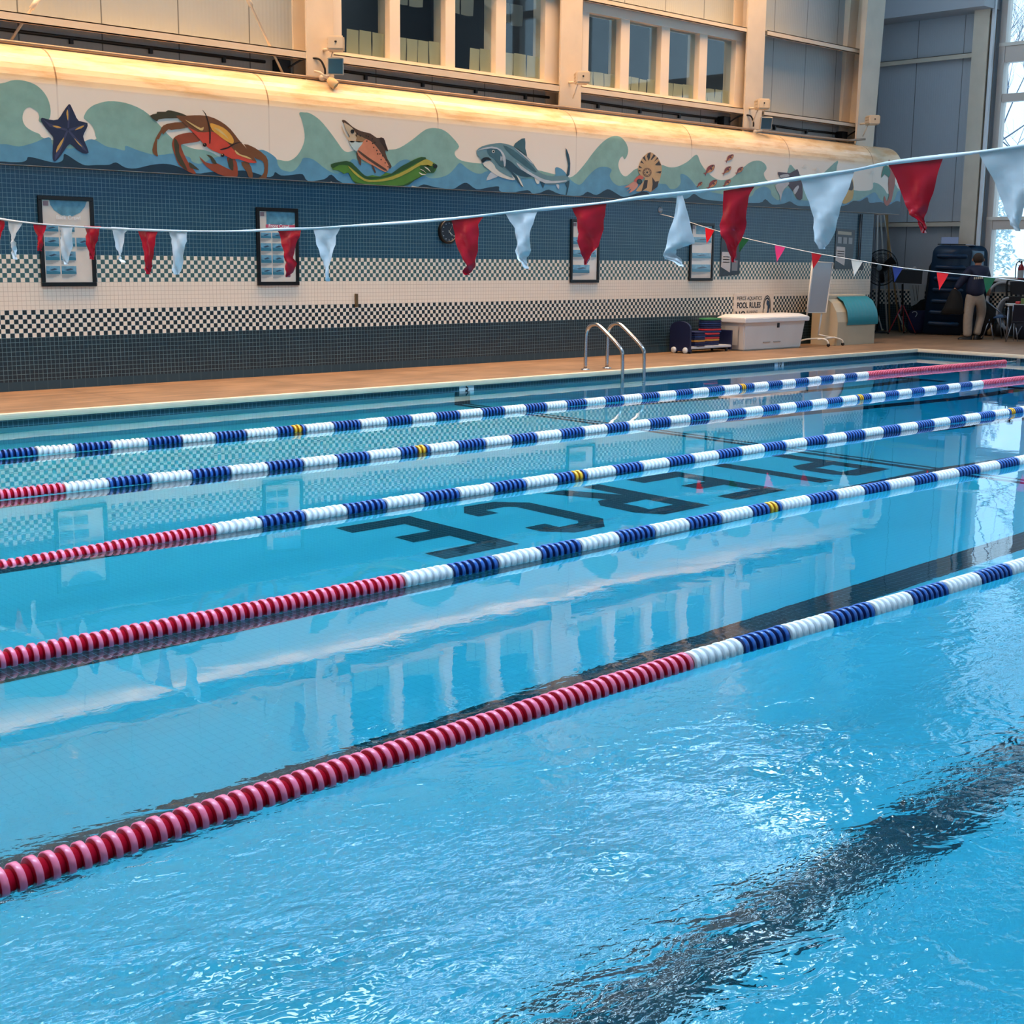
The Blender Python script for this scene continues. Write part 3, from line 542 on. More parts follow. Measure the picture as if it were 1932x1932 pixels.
for gx, gy in ((618, 345), (770, 380), (1435, 415)):
    b = MB(); paint(b, f([(gx-42,gy),(gx-5,gy+8),(gx+12,gy-24),(gx+44,gy+6),(gx+5,gy+25)]), 0, 4, 0); b.build('painted_gull', PAINT((236, 232, 222)), mural)
# tube along the top edge of the mural
b = MB(); b.tube([(-3, 14.86, 3.845), (8, 14.86, 3.835), (16, 14.86, 3.845), (21.6, 14.86, 3.85), (23.0, 14.84, 3.86), (23.35, 14.7, 3.9)], 0.022, 8)
tag(b.build('conduit_pipe', mat((150, 130, 112), 0.35, 0.3)), 'thin metal tube along the top edge of the mural box', 'pipe')

# ------------------------------------------------------------------ steel frame and upper windows
def column(name, x0, x1, y0, label, taper=0.0):
    b = MB(); z0 = 3.716; z1 = CEIL
    # built-up column: front flange, web, back flange, seen from the left
    for (a, c, yy0, yy1) in ((x0, x1, y0, y0+.03), ((x0+x1)/2-.02, (x0+x1)/2+.02, y0+.03, 15.2), (x0, x1, 15.17, 15.2)):
        b.add([(a, yy0, z0), (c, yy0, z0), (c, yy1, z0), (a, yy1, z0), (a+taper*.0, yy0-taper, z1), (c, yy0-taper, z1), (c, yy1, z1), (a, yy1, z1)], [(3,2,1,0),(4,5,6,7),(0,1,5,4),(1,2,6,5),(2,3,7,6),(3,0,4,7)])
    return tag(b.build(name, WHITE_STEEL), label, 'column', kind='structure')
column('column', 10.64, 11.06, 14.88, 'cream steel column left of the first upper window')
column('column', 15.24, 15.70, 14.88, 'cream steel column between the two upper windows')
column('column', 19.80, 20.30, 14.88, 'cream steel column right of the second upper window')
column('column', 23.20, 23.80, 14.80, 'cream tapered steel column at the corner of the recess', 0.25)
def girt(name, x0, x1, z0, z1, label, y0=14.9):
    b = MB(); b.box((x0, y0, z0), (x1, y0+.012, z1)); b.box((x0, y0, z1-.012), (x1, 15.2, z1)); b.box((x0, y0, z0), (x1, y0+.05, z0+.012))
    return tag(b.build(name, WHITE_STEEL), label, 'beam', kind='structure')
girt('beam', -3, 10.80, 4.06, 4.16, 'cream girt along the siding at far left')
girt('beam', 11.06, 15.42, 4.06, 4.17, 'cream girt under the first upper window')
girt('beam', 15.66, 20.15, 4.09, 4.19, 'cream girt under the second upper window')
girt('beam', 15.74, 20.15, 5.44, 5.52, 'cream girt over the second upper window')
girt('beam', 11.06, 15.3, 5.52, 5.62, 'cream girt over the first upper window')
girt('beam', 20.4, 23.6, 5.46, 5.55, 'cream upper girt in the last bay')
girt('beam', 20.4, 23.58, 4.12, 4.20, 'cream lower girt in the last bay')
# black cable run and junction boxes under the girts
for x0, x1, nm in ((-3, 10.2, 'left bay'), (11.2, 15.3, 'first window bay'), (15.8, 19.6, 'second window bay'), (20.5, 23.2, 'last bay')):
    b = MB(); b.tube([(x0, 15.17, 4.02), ((x0+x1)/2, 15.17, 4.0), (x1, 15.17, 4.01)], .022, 6)
    x = x0+.6
    while x < x1: b.box((x-.02, 15.15, 3.94), (x+.02, 15.19, 4.02)); x += 1.0
    tag(b.build('cable_run', mat((22, 24, 28), 0.5)), 'black cable clipped under the girt of the %s' % nm, 'cable')
for x, nm in ((10.42, 'first'), (19.55, 'third'), (23.2, 'corner')):
    t = thing('junction_box', 'black junction box with a cable loop beside the %s column' % nm, 'electrical box', (x, 15.15, 3.92))
    b = MB(); b.box((x-.09, 15.05, 3.88), (x+.09, 15.2, 4.05), bev=.01); b.build('box_body', mat((24, 28, 34), 0.5), t)
    b = MB(); b.tube(smooth_path([(x+.05, 15.05, 3.95), (x+.2, 14.95, 4.06), (x+.38, 14.86, 4.08), (x+.46, 14.84, 3.98), (x+.47, 14.84, 3.9)]), .014, 6); b.build('cable', mat((20, 18, 18), 0.5), t)
# round brace rods across the left bay
for pts, nm in (([(70, 0), (19, 79)], 'first from the left edge'), ([(466, -6), (535, 142)], 'near the first column')):
    p0 = onY(*pts[0], 15.02); p1 = onY(*pts[1], 15.02); d = (p0-p1).normalized()
    b = MB(); b.tube([p1, p0+d*2.5], .016, 8); b.tube([p0-d*.12, p0+d*.02], .03, 8)
    tag(b.build('brace_rod', WHITE_STEEL), 'thin cream brace rod slanting across the siding, %s' % nm, 'brace')

def glass_mat(tint=(0.86, 0.93, 0.96), name='window_glass'):
    n = NT(name); t = n.t; t.nodes.remove(n.b)
    fr = t.nodes.new('ShaderNodeFresnel'); ge = t.nodes.new('ShaderNodeNewGeometry'); ir = t.nodes.new('ShaderNodeMapRange'); ir.inputs[3].default_value = 1.5; ir.inputs[4].default_value = 1/1.5
    t.links.new(ge.outputs['Backfacing'], ir.inputs[0]); t.links.new(ir.outputs[0], fr.inputs[0])
    tr = t.nodes.new('ShaderNodeBsdfTransparent'); tr.inputs[0].default_value = tint+(1,)
    gl = t.nodes.new('ShaderNodeBsdfGlossy'); gl.inputs['Roughness'].default_value = 0.02
    mx = t.nodes.new('ShaderNodeMixShader'); t.links.new(fr.outputs[0], mx.inputs[0]); t.links.new(tr.outputs[0], mx.inputs[1]); t.links.new(gl.outputs[0], mx.inputs[2])
    t.links.new(mx.outputs[0], n.out.inputs['Surface']); return n.m
GLASS = glass_mat()
FRAME = mat((238, 224, 206), 0.4, name='window_paint')
def gallery_window(name, panes, x0, x1, z0, z1, label):
    w = thing(name, label, 'window', ((x0+x1)/2, 15.1, z0), kind='structure')
    b = MB(); edges = [x0]+[e for p in panes for e in p]+[x1]
    for i in range(0, len(edges), 2): b.box((edges[i], 15.02, z0), (edges[i+1], 15.28, z1), bev=.012)
    b.box((x0, 15.012, z1-.06), (x1, 15.285, z1+.14)); b.box((x0, 15.012, z0-.04), (x1, 15.285, z0+.05))
    b.build('window_frame', FRAME, w)
    for a, c in panes:
        b = MB(); b.box((a-.01, 15.12, z0), (c+.01, 15.126, z1)); b.build('window_pane', GLASS, w)
    return w
P1 = [(11.30, 12.10), (12.28, 13.09), (13.27, 14.05), (14.25, 15.05)]; P2 = [(16.0, 16.73), (16.94, 17.71), (17.92, 18.69), (18.9, 19.68)]
gallery_window('window_1', P1, 11.08, 15.45, 4.18, 5.54, 'first bank of four dark upper windows, left')
gallery_window('window_2', P2, 15.85, 19.95, 4.20, 5.37, 'second bank of four dark upper windows, right')
b = MB()
for x0, x1 in ((11.1, 15.45), (15.9, 19.95)):
    b.box((x0-.3, 18.2, 3.9), (x1+.3, 18.3, 6.4)); b.box((x0-.3, 15.3, 3.85), (x1+.3, 18.3, 3.9)); b.box((x0-.3, 15.3, 6.4), (x1+.3, 18.3, 6.45)); b.box((x0-.35, 15.3, 3.9), (x0-.3, 18.3, 6.4)); b.box((x1+.3, 15.3, 3.9), (x1+.35, 18.3, 6.4))
tag(b.build('wall_gallery', mat((60, 70, 84), 0.8, noise=0.15, nscale=1.2)), 'dim room behind the upper windows', 'wall', kind='structure')
b = MB()
for x0 in (11.4, 12.5, 13.6, 14.7, 16.2, 17.3, 18.4, 19.4): b.box((x0, 15.3, 6.385), (x0+.02, 18.2, 6.4))
for y in (16.2, 17.2): b.box((10.9, y, 6.385), (20.2, y+.02, 6.4))
tag(b.build('trim_3', mat((30, 36, 44), 0.7)), 'dark ceiling grid seen through the upper windows', 'ceiling grid', kind='structure')
# sheets of paper taped inside the panes
PAPER = mat((226, 216, 180), 0.8, noise=0.05, nscale=8, name='paper'); PAPER2 = mat((150, 160, 168), 0.8, name='paper')
for m_ in (PAPER, PAPER2):
    t_ = m_.node_tree; tl = t_.nodes.new('ShaderNodeBsdfTranslucent'); tl.inputs[0].default_value = lin((226, 216, 180)); mx = t_.nodes.new('ShaderNodeMixShader'); mx.inputs[0].default_value = .45
    t_.links.new(t_.nodes['Principled BSDF'].outputs[0], mx.inputs[1]); t_.links.new(tl.outputs[0], mx.inputs[2]); t_.links.new(mx.outputs[0], t_.nodes['Material Output'].inputs[0])
for x in (13.2, 17.9):  # fill lamps added to backlight the paper sheets
    t = thing('gallery_fill', 'added unseen fill lamp in the dim room behind the %s window bank' % ('left' if x < 15 else 'right'), 'lamp', (x, 17.0, 6.38)); b = MB(); b.box((x-.5, 16.85, 6.34), (x+.5, 17.15, 6.384), bev=.01); b.build('lamp_housing', mat((150, 156, 160), .5), t)
    o = area('gallery_fill_light', (x, 17.0, 6.32), (0, 0, 0), .9, .25, 26, (1.0, .93, .78)); setp(o, t)
ordn = ['first', 'second', 'third', 'fourth']
def sheet(a, c, z0, z1, m, lab, grp, y=15.14):
    b = MB(); nx, nz = 3, 3; ph = random.random()*6
    vs = [(a+(c-a)*i/nx, y+.008*math.sin(i*1.7+k*1.1+ph), z0+(z1-z0)*k/nz+(0.012*math.sin(ph+i) if k == 0 else 0)) for k in range(nz+1) for i in range(nx+1)]
    b.add(vs, [(k*(nx+1)+i, k*(nx+1)+i+1, (k+1)*(nx+1)+i+1, (k+1)*(nx+1)+i) for k in range(nz) for i in range(nx)], 0, True)
    tag(b.build('paper_sheet', m), lab, 'paper', grp)
low = [(0, .2, 1, 3), (0, .0, 1, 4), (0, .5, 1, 2), (0, .0, 1, 4)]
for bank, (P, nb, lows) in enumerate(((P1, 'left window bank', [(.2, 1, 3), (0, 1, 4), (.48, 1, 2), (0, 1, 3)]), (P2, 'right window bank', [(0, 1, 3), (0, 1, 4), (0, 1, 3), (0, 1, 4)]))):
    for pi, (a, c) in enumerate(P):
        s0, s1, n_ = lows[pi]
        for k in range(n_):
            w = (c-a)*(s1-s0)/n_; xx = a+(c-a)*s0+w*k; zb = 4.2 if bank == 0 else 4.22
            sheet(xx+.006, xx+w-.006, zb, zb+(.36 if bank == 0 else .26)+random.uniform(-.012, .012), PAPER, 'cream paper sheet low in %s pane of %s, %s from its left' % (ordn[pi], nb, ordn[k]), 'cream sheets along the bottom of the upper windows')
for pi, n_, dz in ((1, 3, .02), (2, 3, 0), (3, 3, -.02)):
    a, c = P1[pi]
    for k in range(n_):
        w = (c-a)/n_; sheet(a+w*k+.008, a+w*(k+1)-.008, 5.06+dz+random.uniform(-.02, .02), 5.36+dz, PAPER2, 'grey paper sheet hanging high in %s pane of left window bank, %s from its left' % (ordn[pi], ordn[k]), 'grey sheets hung high in the left upper windows', 15.5)

# ------------------------------------------------------------------ fittings on the columns
def pa_speaker(px, py, nm, y=14.62):
    c = onY(px, py, y); t = thing('wall_speaker', 'cream box speaker on the %s' % nm, 'speaker', c)
    CR = mat((226, 206, 178), 0.45); w, h, d = .17, .17, .14
    M = Matrix.Translation(c) @ Matrix.Rotation(math.radians(-38), 4, 'Z')
    b = MB(); bm = bmesh.new(); bmesh.ops.create_cube(bm, size=1)
    for v in bm.verts: v.co = M @ Vector((v.co.x*w*2*.62, v.co.y*d*2, v.co.z*h))
    bmesh.ops.bevel(bm, geom=bm.edges[:], offset=.018, segments=2, affect='EDGES'); b.bm(bm); b.build('speaker_body', CR, t)
    b = MB()
    for k in range(3): b.add([M @ Vector((-.107, -.1+.0*k, .05-.05*k)), M @ Vector((-.107, .08, .05-.05*k)), M @ Vector((-.109, .08, .042-.05*k)), M @ Vector((-.109, -.1, .042-.05*k))], [(0, 1, 2, 3)])
    b.build('vent_slot', mat((170, 130, 90), 0.6), t)
    b = MB(); b.ball(M @ Vector((0, -.142, .01)), .016, n=10, sq=(1.5, .5, .8)); b.build('indicator', mat((24, 18, 14), 0.3), t)
    b = MB(); b.tube([c+Vector((0, .05, -.05)), c+Vector((0, .26, -.05))], .02, 8); b.tube([c+Vector((.02, .1, -.08)), c+Vector((.02, .2, -.28))], .01, 6); b.build('bracket', WHITE_STEEL, t)
pa_speaker(634, 83, 'first column left of the upper windows'); pa_speaker(1098, 147, 'column between the window banks'); pa_speaker(1438, 197, 'third column right of the windows'); pa_speaker(1646, 227, 'corner column by the recess', 14.5)
def flood(px, py, nm, ball):
    c = onY(px, py, 14.66); t = thing('flood_light', 'square grey flood light below the speaker on the %s column' % nm, 'light', c)
    M = Matrix.Translation(c) @ Matrix.Rotation(math.radians(-35), 4, 'Z') @ Matrix.Rotation(math.radians(14), 4, 'X')
    for nm2, a, q, m in (('lamp_housing', (-.105, 0, -.105), (.105, .05, .105), WHITE_STEEL), ('lamp_glass', (-.09, -.006, -.09), (.09, 0, .09), mat((74, 100, 106), 0.15, 0.0, 0.8))):
        b = MB(); b.box(a, q, bev=.008 if nm2 == 'lamp_housing' else 0); b.v = [tuple(M @ Vector(v)) for v in b.v]; b.build(nm2, m, t)
    b = MB(); b.tube([c+Vector((-.08, .03, -.12)), c+Vector((-.1, .2, -.14))], .018, 8); b.ball(c+Vector((-.1, .16, -.14)), .04, n=10); b.build('bracket', WHITE_STEEL, t)
flood(633, 125, 'first', True); flood(1446, 233, 'third', True)
c = onY(631, 158, 14.62); t = thing('spot_lamp', 'small cream bullet lamp pointing down over the mural edge', 'light', c)
b = MB(); b.lathe(c+Vector((-.05, .06, .06)), (.5, -.55, -.65), [(0, .0), (0, .035), (.05, .055), (.12, .058), (.13, .05)], 16); b.build('lamp_housing', mat((240, 196, 140), 0.4), t)
b = MB(); b.lathe(c+Vector((-.05, .06, .06))+Vector((.5, -.55, -.65)).normalized()*.125, (.5, -.55, -.65), [(0, .048), (.006, .0)], 16); b.build('lamp_glass', mat((70, 74, 64), 0.2), t)
b = MB(); b.tube([c+Vector((-.05, .06, .06)), c+Vector((-.12, .14, .14)), c+Vector((-.13, .24, .16))], .014, 8); b.build('lamp_arm', WHITE_STEEL, t)
# ------------------------------------------------------------------ lane ropes: floats threaded on a cable
PITCH_ = 0.32/7; RR_ = 0.05
def fm(rgb): return mat(rgb, 0.32, name='float_plastic')
FCOL = {'red': (fm((176, 12, 38)), fm((242, 118, 148))), 'white': (fm((214, 220, 226)), fm((240, 242, 244))), 'blue': (fm((14, 34, 88)), fm((40, 92, 168))), 'yellow': (fm((168, 112, 20)), fm((236, 180, 50)))}
def disc_geo(b, x, y, z, off, tilt=0.0, ph=0.0, seg=20):
    L = PITCH_; pr = [(0, .014), (0, .046), (.002, RR_), (.019, RR_), (.021, .0465), (.024, .040), (L-.004, .036), (L-.004, .014)]
    ax = Vector((math.cos(tilt), math.sin(tilt), 0)); b.lathe((x, y, z), ax, pr, seg, mats=[off, off+1, off+1, off+1, off+0, off+0, off+0])
FME = {}
for cn in FCOL:
    b = MB(); disc_geo(b, 0, 0, 0, 0, seg=24); o = b.build('float_disc', list(FCOL[cn])); FME[cn] = o.data; bpy.data.objects.remove(o)
def colour_at(x):
    if x < 4.20 or x >= 17.32: return 'red'
    k = int((x-4.20)/0.32+1e-6); f = (x-4.20)/0.32-k
    if k == 9 and .55 < f < .84: return 'yellow'
    if k == 31 and .12 < f < .42: return 'yellow'
    return 'white' if k % 2 == 0 else 'blue'
ropes = [([(0.8,3.27),(1.33,3.265),(2.4,3.3),(4.25,3.325),(6.94,3.255),(12,3.27),(21.5,3.27)], [(0,.004),(30,.012)], (0.9, 7.2), 'nearest lane rope, red floats nearly to mid-water then blue and white'),
         ([(0.8,5.15),(4.22,5.145),(7.4,5.155),(10.75,5.10),(21.5,5.1)], [(0,.012),(30,.012)], (2.0, 11.2), 'second lane rope from the camera with red, white and blue floats'),
         ([(0.8,6.88),(4.18,6.88),(7.3,6.9),(14.43,6.94),(21.5,6.93)], [(0,-.045),(2.6,-.034),(3.9,.0),(4.4,.012),(30,.012)], (2.7, 15.2), 'third lane rope from the camera, its red end sinking at the left'),
         ([(0.8,8.84),(4.19,8.79),(7.23,8.70),(14.29,8.83),(17.67,8.9),(21.5,8.85)], [(0,.012),(30,.012)], (3.6, 18.5), 'fourth lane rope from the camera, crossing the ladder reflection'),
         ([(0.8,10.6),(4.55,10.6),(7.3,10.48),(14.16,10.54),(17.61,10.66),(21.5,10.6)], [(0,.014),(30,.014)], (4.4, 21.5), 'farthest lane rope, closest to the tiled wall')]
def interp(T, x):
    X = [t[0] for t in T]; Y = [t[1] for t in T]; return float(np.interp(x, X, Y))
for path, zz, (v0, v1), lab in ropes:
    sm = smooth_path([(x, y, 0) for x, y in path], 8); T = [(p.x, p.y) for p in sm]
    r = thing('lane_rope', lab, 'lane rope', (11, interp(T, 11), 0), 'lane ropes across the pool')
    n0 = int((4.20-0.95)/PITCH_); n1 = int((21.4-4.20)/PITCH_)
    allx = [4.20+k*PITCH_ for k in range(-n0, n1)]
    vis = [x for x in allx if x >= v0][:100]; rest = [x for x in allx if x not in set(vis)]
    for x in vis:
        o = bpy.data.objects.new('float_disc', FME[colour_at(x+.01)]); COL.objects.link(o)
        o.location = (x, interp(T, x), interp(zz, x)+random.uniform(-.002, .002)); o.rotation_euler = (random.random()*6, random.uniform(-.03, .03), math.atan2(interp(T, x+.2)-interp(T, x-.2), .4)+random.uniform(-.04, .04))
        setp(o, r)
    b = MB(); ml = []; idx = {}
    for cn in FCOL: idx[cn] = len(ml); ml += list(FCOL[cn])
    for x in rest: disc_geo(b, x, interp(T, x), interp(zz, x), idx[colour_at(x+.01)], seg=14)
    o = b.build('float_discs', ml, r); o['kind'] = 'stuff'
    b = MB(); b.tube([(PX0+.02, interp(T, .8), interp(zz, .8))]+[(x, interp(T, x), interp(zz, x)) for x in np.arange(1, 21.5, .5)]+[(PX1-.01, interp(T, 21.5), .03)], .006, 6); b.build('cable', mat((150, 150, 150), 0.3, 0.8), r)
    b = MB(); b.tube([(21.45, interp(T, 21.4), .013), (21.75, interp(T, 21.4), .02)], .012, 8); b.box((PX1-.05, interp(T, 21.4)-.03, 0), (PX1-.005, interp(T, 21.4)+.03, .06)); b.build('anchor_hook', mat((170, 172, 176), 0.3, 0.9), r)

# ------------------------------------------------------------------ big backstroke pennant line
RED = mat((196, 14, 40), 0.22, name='red_vinyl'); WHT = mat((226, 234, 242), 0.3, name='white_vinyl')
FX = 5.3
pl = thing('pennant_line', 'large red and white backstroke pennants strung across the whole pool', 'flag line', (FX, 7.5, 1.8))
cord = [(-60,402),(0,413),(60,421),(150,428),(250,433),(350,436),(450,436),(525,433),(590,431),(650,427),(760,420),(860,412),(950,402),(1020,395),(1080,389),(1143,382),(1200,374),(1280,365),(1360,356),(1430,348),(1510,336),(1612,321),(1675,308),(1780,295),(1845,287),(1932,275),(2060,254)]
P = [onX(x, y, FX) for x, y in cord]; b = MB(); vs = []; fs = []
P = smooth_path(P, 4)
for i, p in enumerate(P):
    tw = math.sin(i*.35)*.4; h = .008+.002*math.sin(i*.5)
    vs += [p+Vector((math.sin(tw)*h-.002, 0, math.cos(tw)*h)), p-Vector((math.sin(tw)*h+.002, 0, math.cos(tw)*h)), p+Vector((math.sin(tw)*h+.003, 0, math.cos(tw)*h)), p-Vector((math.sin(tw)*h-.003, 0, math.cos(tw)*h))]
    if i: o_ = 4*i; fs += [(o_-4, o_, o_+1, o_-3), (o_-2, o_+2, o_+3, o_-1), (o_-4, o_, o_+2, o_-2), (o_-3, o_+1, o_+3, o_-1)]
b.add(vs, fs, 0, True); b.build('tape', WHT, pl)
PEN = [('red',[(-16,413,7,415),(-12,430,5,432),(-9,450,0,452),(-6,458,-4,459)]),
('white',[(14,414,43,419),(16,432,31,440),(18,449,29,453),(17,458,30,458),(22,470,27,470),(24,480,28,480),(27,489,29,490)]),
('red',[(62,423,87,425),(66,445,83,450),(70,460,79,463),(73,473,75,474)]),
('white',[(110,426,137,427),(113,445,134,448),(116,470,131,472),(118,488,128,490),(123,499,125,499)]),
('red',[(157,426,190,427),(161,440,184,441),(163,460,178,460),(169,478,175,480),(172,489,174,490)]),
('white',[(209,428,243,430),(213,440,236,440),(218,465,232,466),(222,480,230,480),(224,488,227,487),(230,494,233,495)]),
('red',[(258,434,298,435),(264,450,292,450),(268,475,290,480),(272,497,284,498),(276,508,281,508),(279,517,280,518)]),
('white',[(316,434,353,434),(321,450,351,455),(322,475,346,475),(327,505,340,500),(330,518,336,518)]),
('red',[(520,432,568,432),(526,442,566,444),(528,455,560,452),(533,475,553,478),(535,490,552,488),(540,497,556,498),(543,513,548,514),(541,523,542,523)]),
('white',[(590,432,641,430),(597,455,633,445),(604,475,630,470),(606,500,626,497),(612,518,620,518),(616,531,618,531)]),
('red',[(851,416,912,408),(853,430,902,424),(857,450,900,448),(865,477,898,475),(876,496,895,495),(881,503,892,505),(875,513,884,514),(880,519,881,519)]),
('white',[(951,401,1015,394),(958,412,1010,408),(967,430,1003,430),(970,455,1000,457),(970,473,1000,472),(977,487,988,486),(986,495,990,497),(992,507,993,507)]),
('red',[(1078,392,1144,381),(1084,410,1140,405),(1092,440,1133,432),(1095,465,1125,465),(1098,485,1115,484),(1101,500,1107,500)]),
('white',[(1276,366,1286,366),(1273,385,1292,380),(1268,410,1297,410),(1262,440,1302,440),(1256,468,1306,459),(1252,482,1274,471),(1253,489,1273,480),(1262,490,1281,486),(1275,495,1285,496),(1284,502,1288,503)]),
('red',[(1364,360,1424,350),(1360,395,1412,370),(1358,425,1403,410),(1362,440,1400,440),(1370,460,1393,460),(1378,485,1387,483),(1382,495,1384,495)]),
('white',[(1509,336,1612,320),(1520,370,1603,352),(1527,400,1587,393),(1533,430,1575,425),(1540,455,1562,455),(1547,470,1553,470)]),
('red',[(1675,310,1780,294),(1690,340,1770,325),(1702,375,1758,365),(1710,393,1750,390),(1712,405,1745,406),(1728,414,1740,415),(1735,420,1742,421),(1739,432,1744,431),(1741,440,1743,440)]),
('white',[(1845,288,1990,262),(1862,320,1960,303),(1880,360,1945,352),(1895,400,1930,395),(1905,425,1922,425),(1918,436,1921,436)])]
PL = ['red pennant cut by the left edge','white twisted pennant at far left','red pennant left of the first poster','white pennant in front of the first poster','red pennant at right edge of the first poster','white pennant with a curled tip','red pennant with a dark tip','white pennant before the long bare stretch of tape','red pennant in front of the second poster','white pennant right of the second poster','red pennant over the clock','white pennant pinched below its middle','red pennant in front of the third poster','white pennant folded over, point hanging sideways','red pennant with a doubled-over top','large white pennant right of the red folded one','large red pennant with a twisted tail','largest white pennant at the right edge']
for (cn, rows), lab in zip(PEN, PL):
    b = MB(); nx = 6; ph = random.random()*9; vs = []; fs = []
    rr = []
    for i in range(len(rows)-1):
        for k in range(3): t = k/3; rr.append([a+(c-a)*t for a, c in zip(rows[i], rows[i+1])])
    rr.append(rows[-1])
    for i, (xa, ya, xb, yb) in enumerate(rr):
        for k in range(nx+1):
            t = k/nx; p = onX(xa+(xb-xa)*t, ya+(yb-ya)*t, FX)
            u = i/len(rr); w = min(1, u*4)
            p.x += .004+w*(.012*math.sin(ph+t*4.2+u*5)+.008*math.sin(ph*2+t*9-u*11)+.004*math.sin(u*31+t*7+ph)); vs.append(p)
    m_ = nx+1
    fs = [(i*m_+k, i*m_+k+1, (i+1)*m_+k+1, (i+1)*m_+k) for i in range(len(rr)-1) for k in range(nx)]
    b.add(vs, fs, 0, True); o = b.build('pennant', RED if cn == 'red' else WHT, pl); o['label'] = lab
# small flag line near the far end
SX = 17.3
sl = thing('flag_line', 'thin cord of small coloured flags falling from the tiled wall towards the right', 'flag line', (SX, 11, 1.7))
pts = [(1213,394),(1225,398),(1285,414),(1338,431),(1404,449),(1472,464),(1540,478),(1616,491),(1694,504),(1778,514),(1866,523),(1960,534),(2080,550)]
b = MB(); b.tube(smooth_path([onX(x, y, SX) if i else Vector((SX, WY-.01, 2.40)) for i, (x, y) in enumerate(pts)], 4), .006, 6); b.build('cord', mat((220, 222, 220), 0.5), sl)
b = MB(); b.lathe((SX, WY, 2.40), (0, -1, 0), [(0, .05), (.015, .05), (.02, .02), (.04, .02), (.045, 0)], 14); b.build('wall_hook', mat((170, 180, 186), 0.35, 0.6), sl)
for rgb, a, c, t_, nm in (((255, 26, 44), (1330.5,429), (1348,434), (1333,461), 'bright red'), ((20, 96, 56), (1393,446), (1414,451), (1395,476), 'green half hidden'), ((255, 66, 140), (1462,462), (1482,466), (1465.5,495), 'pink'), ((190, 16, 40), (1531,476), (1551,480), (1534,508), 'dark red'), ((226, 228, 226), (1606,489), (1628,493), (1611,523), 'white'), ((24, 56, 130), (1683.5,502), (1704,505), (1688,532), 'blue'), ((255, 30, 44), (1767,512), (1791,515), (1772,548), 'red'), ((16, 90, 56), (1855,521), (1879,524.5), (1861,554), 'green'), ((255, 66, 140), (1948,532), (1973,536), (1955,567), 'pink')):
    A, B_, T_ = onX(*a, SX), onX(*c, SX), onX(*t_, SX); vs = []; fs = []; n_ = 5; ph = random.random()*6; b = MB()
    for i in range(n_+1):
        for k in range(4):
            p = A.lerp(B_, k/3).lerp(T_, i/n_*.985); p.x += .01*math.sin(ph+k*1.1+i*.9)*(i/n_); vs.append(p)
    b.add(vs, [(i*4+k, i*4+k+1, i*4+k+5, i*4+k+4) for i in range(n_) for k in range(3)], 0, True); o = b.build('flag', mat(rgb, 0.5, name='flag_cloth'), sl); o['label'] = nm+' small flag'

# ------------------------------------------------------------------ ladder
STEEL = mat((196, 198, 202), 0.22, 1.0, name='polished_steel')
ld = thing('pool_ladder', 'stainless steel pool ladder with two hooped handrails at the far edge', 'ladder', (14.0, 12.7, DECK))
for x in (13.78, 14.22):
    p = [(x, 12.88, DECK), (x, 12.88, .50), (x, 12.87, .62), (x, 12.82, .70), (x, 12.73, .735), (x, 12.63, .715), (x, 12.40, .56), (x, 12.27, .46), (x, 12.22, .40), (x, 12.205, .32), (x, 12.20, .0), (x, 12.20, -.9)]
    b = MB(); b.tube(smooth_path(p, 5), .024, 12); b.build('handrail', STEEL, ld)
    b = MB(); b.lathe((x, 12.88, DECK), (0, 0, 1), [(0, .06), (.012, .06), (.02, .03)], 18); b.build('floor_flange', STEEL, ld)
for z in (-.25, -.52, -.80):
    b = MB(); b.box((13.78, 12.15, z-.012), (14.22, 12.26, z+.012), bev=.008); b.build('step', mat((210, 214, 216), 0.5), ld)

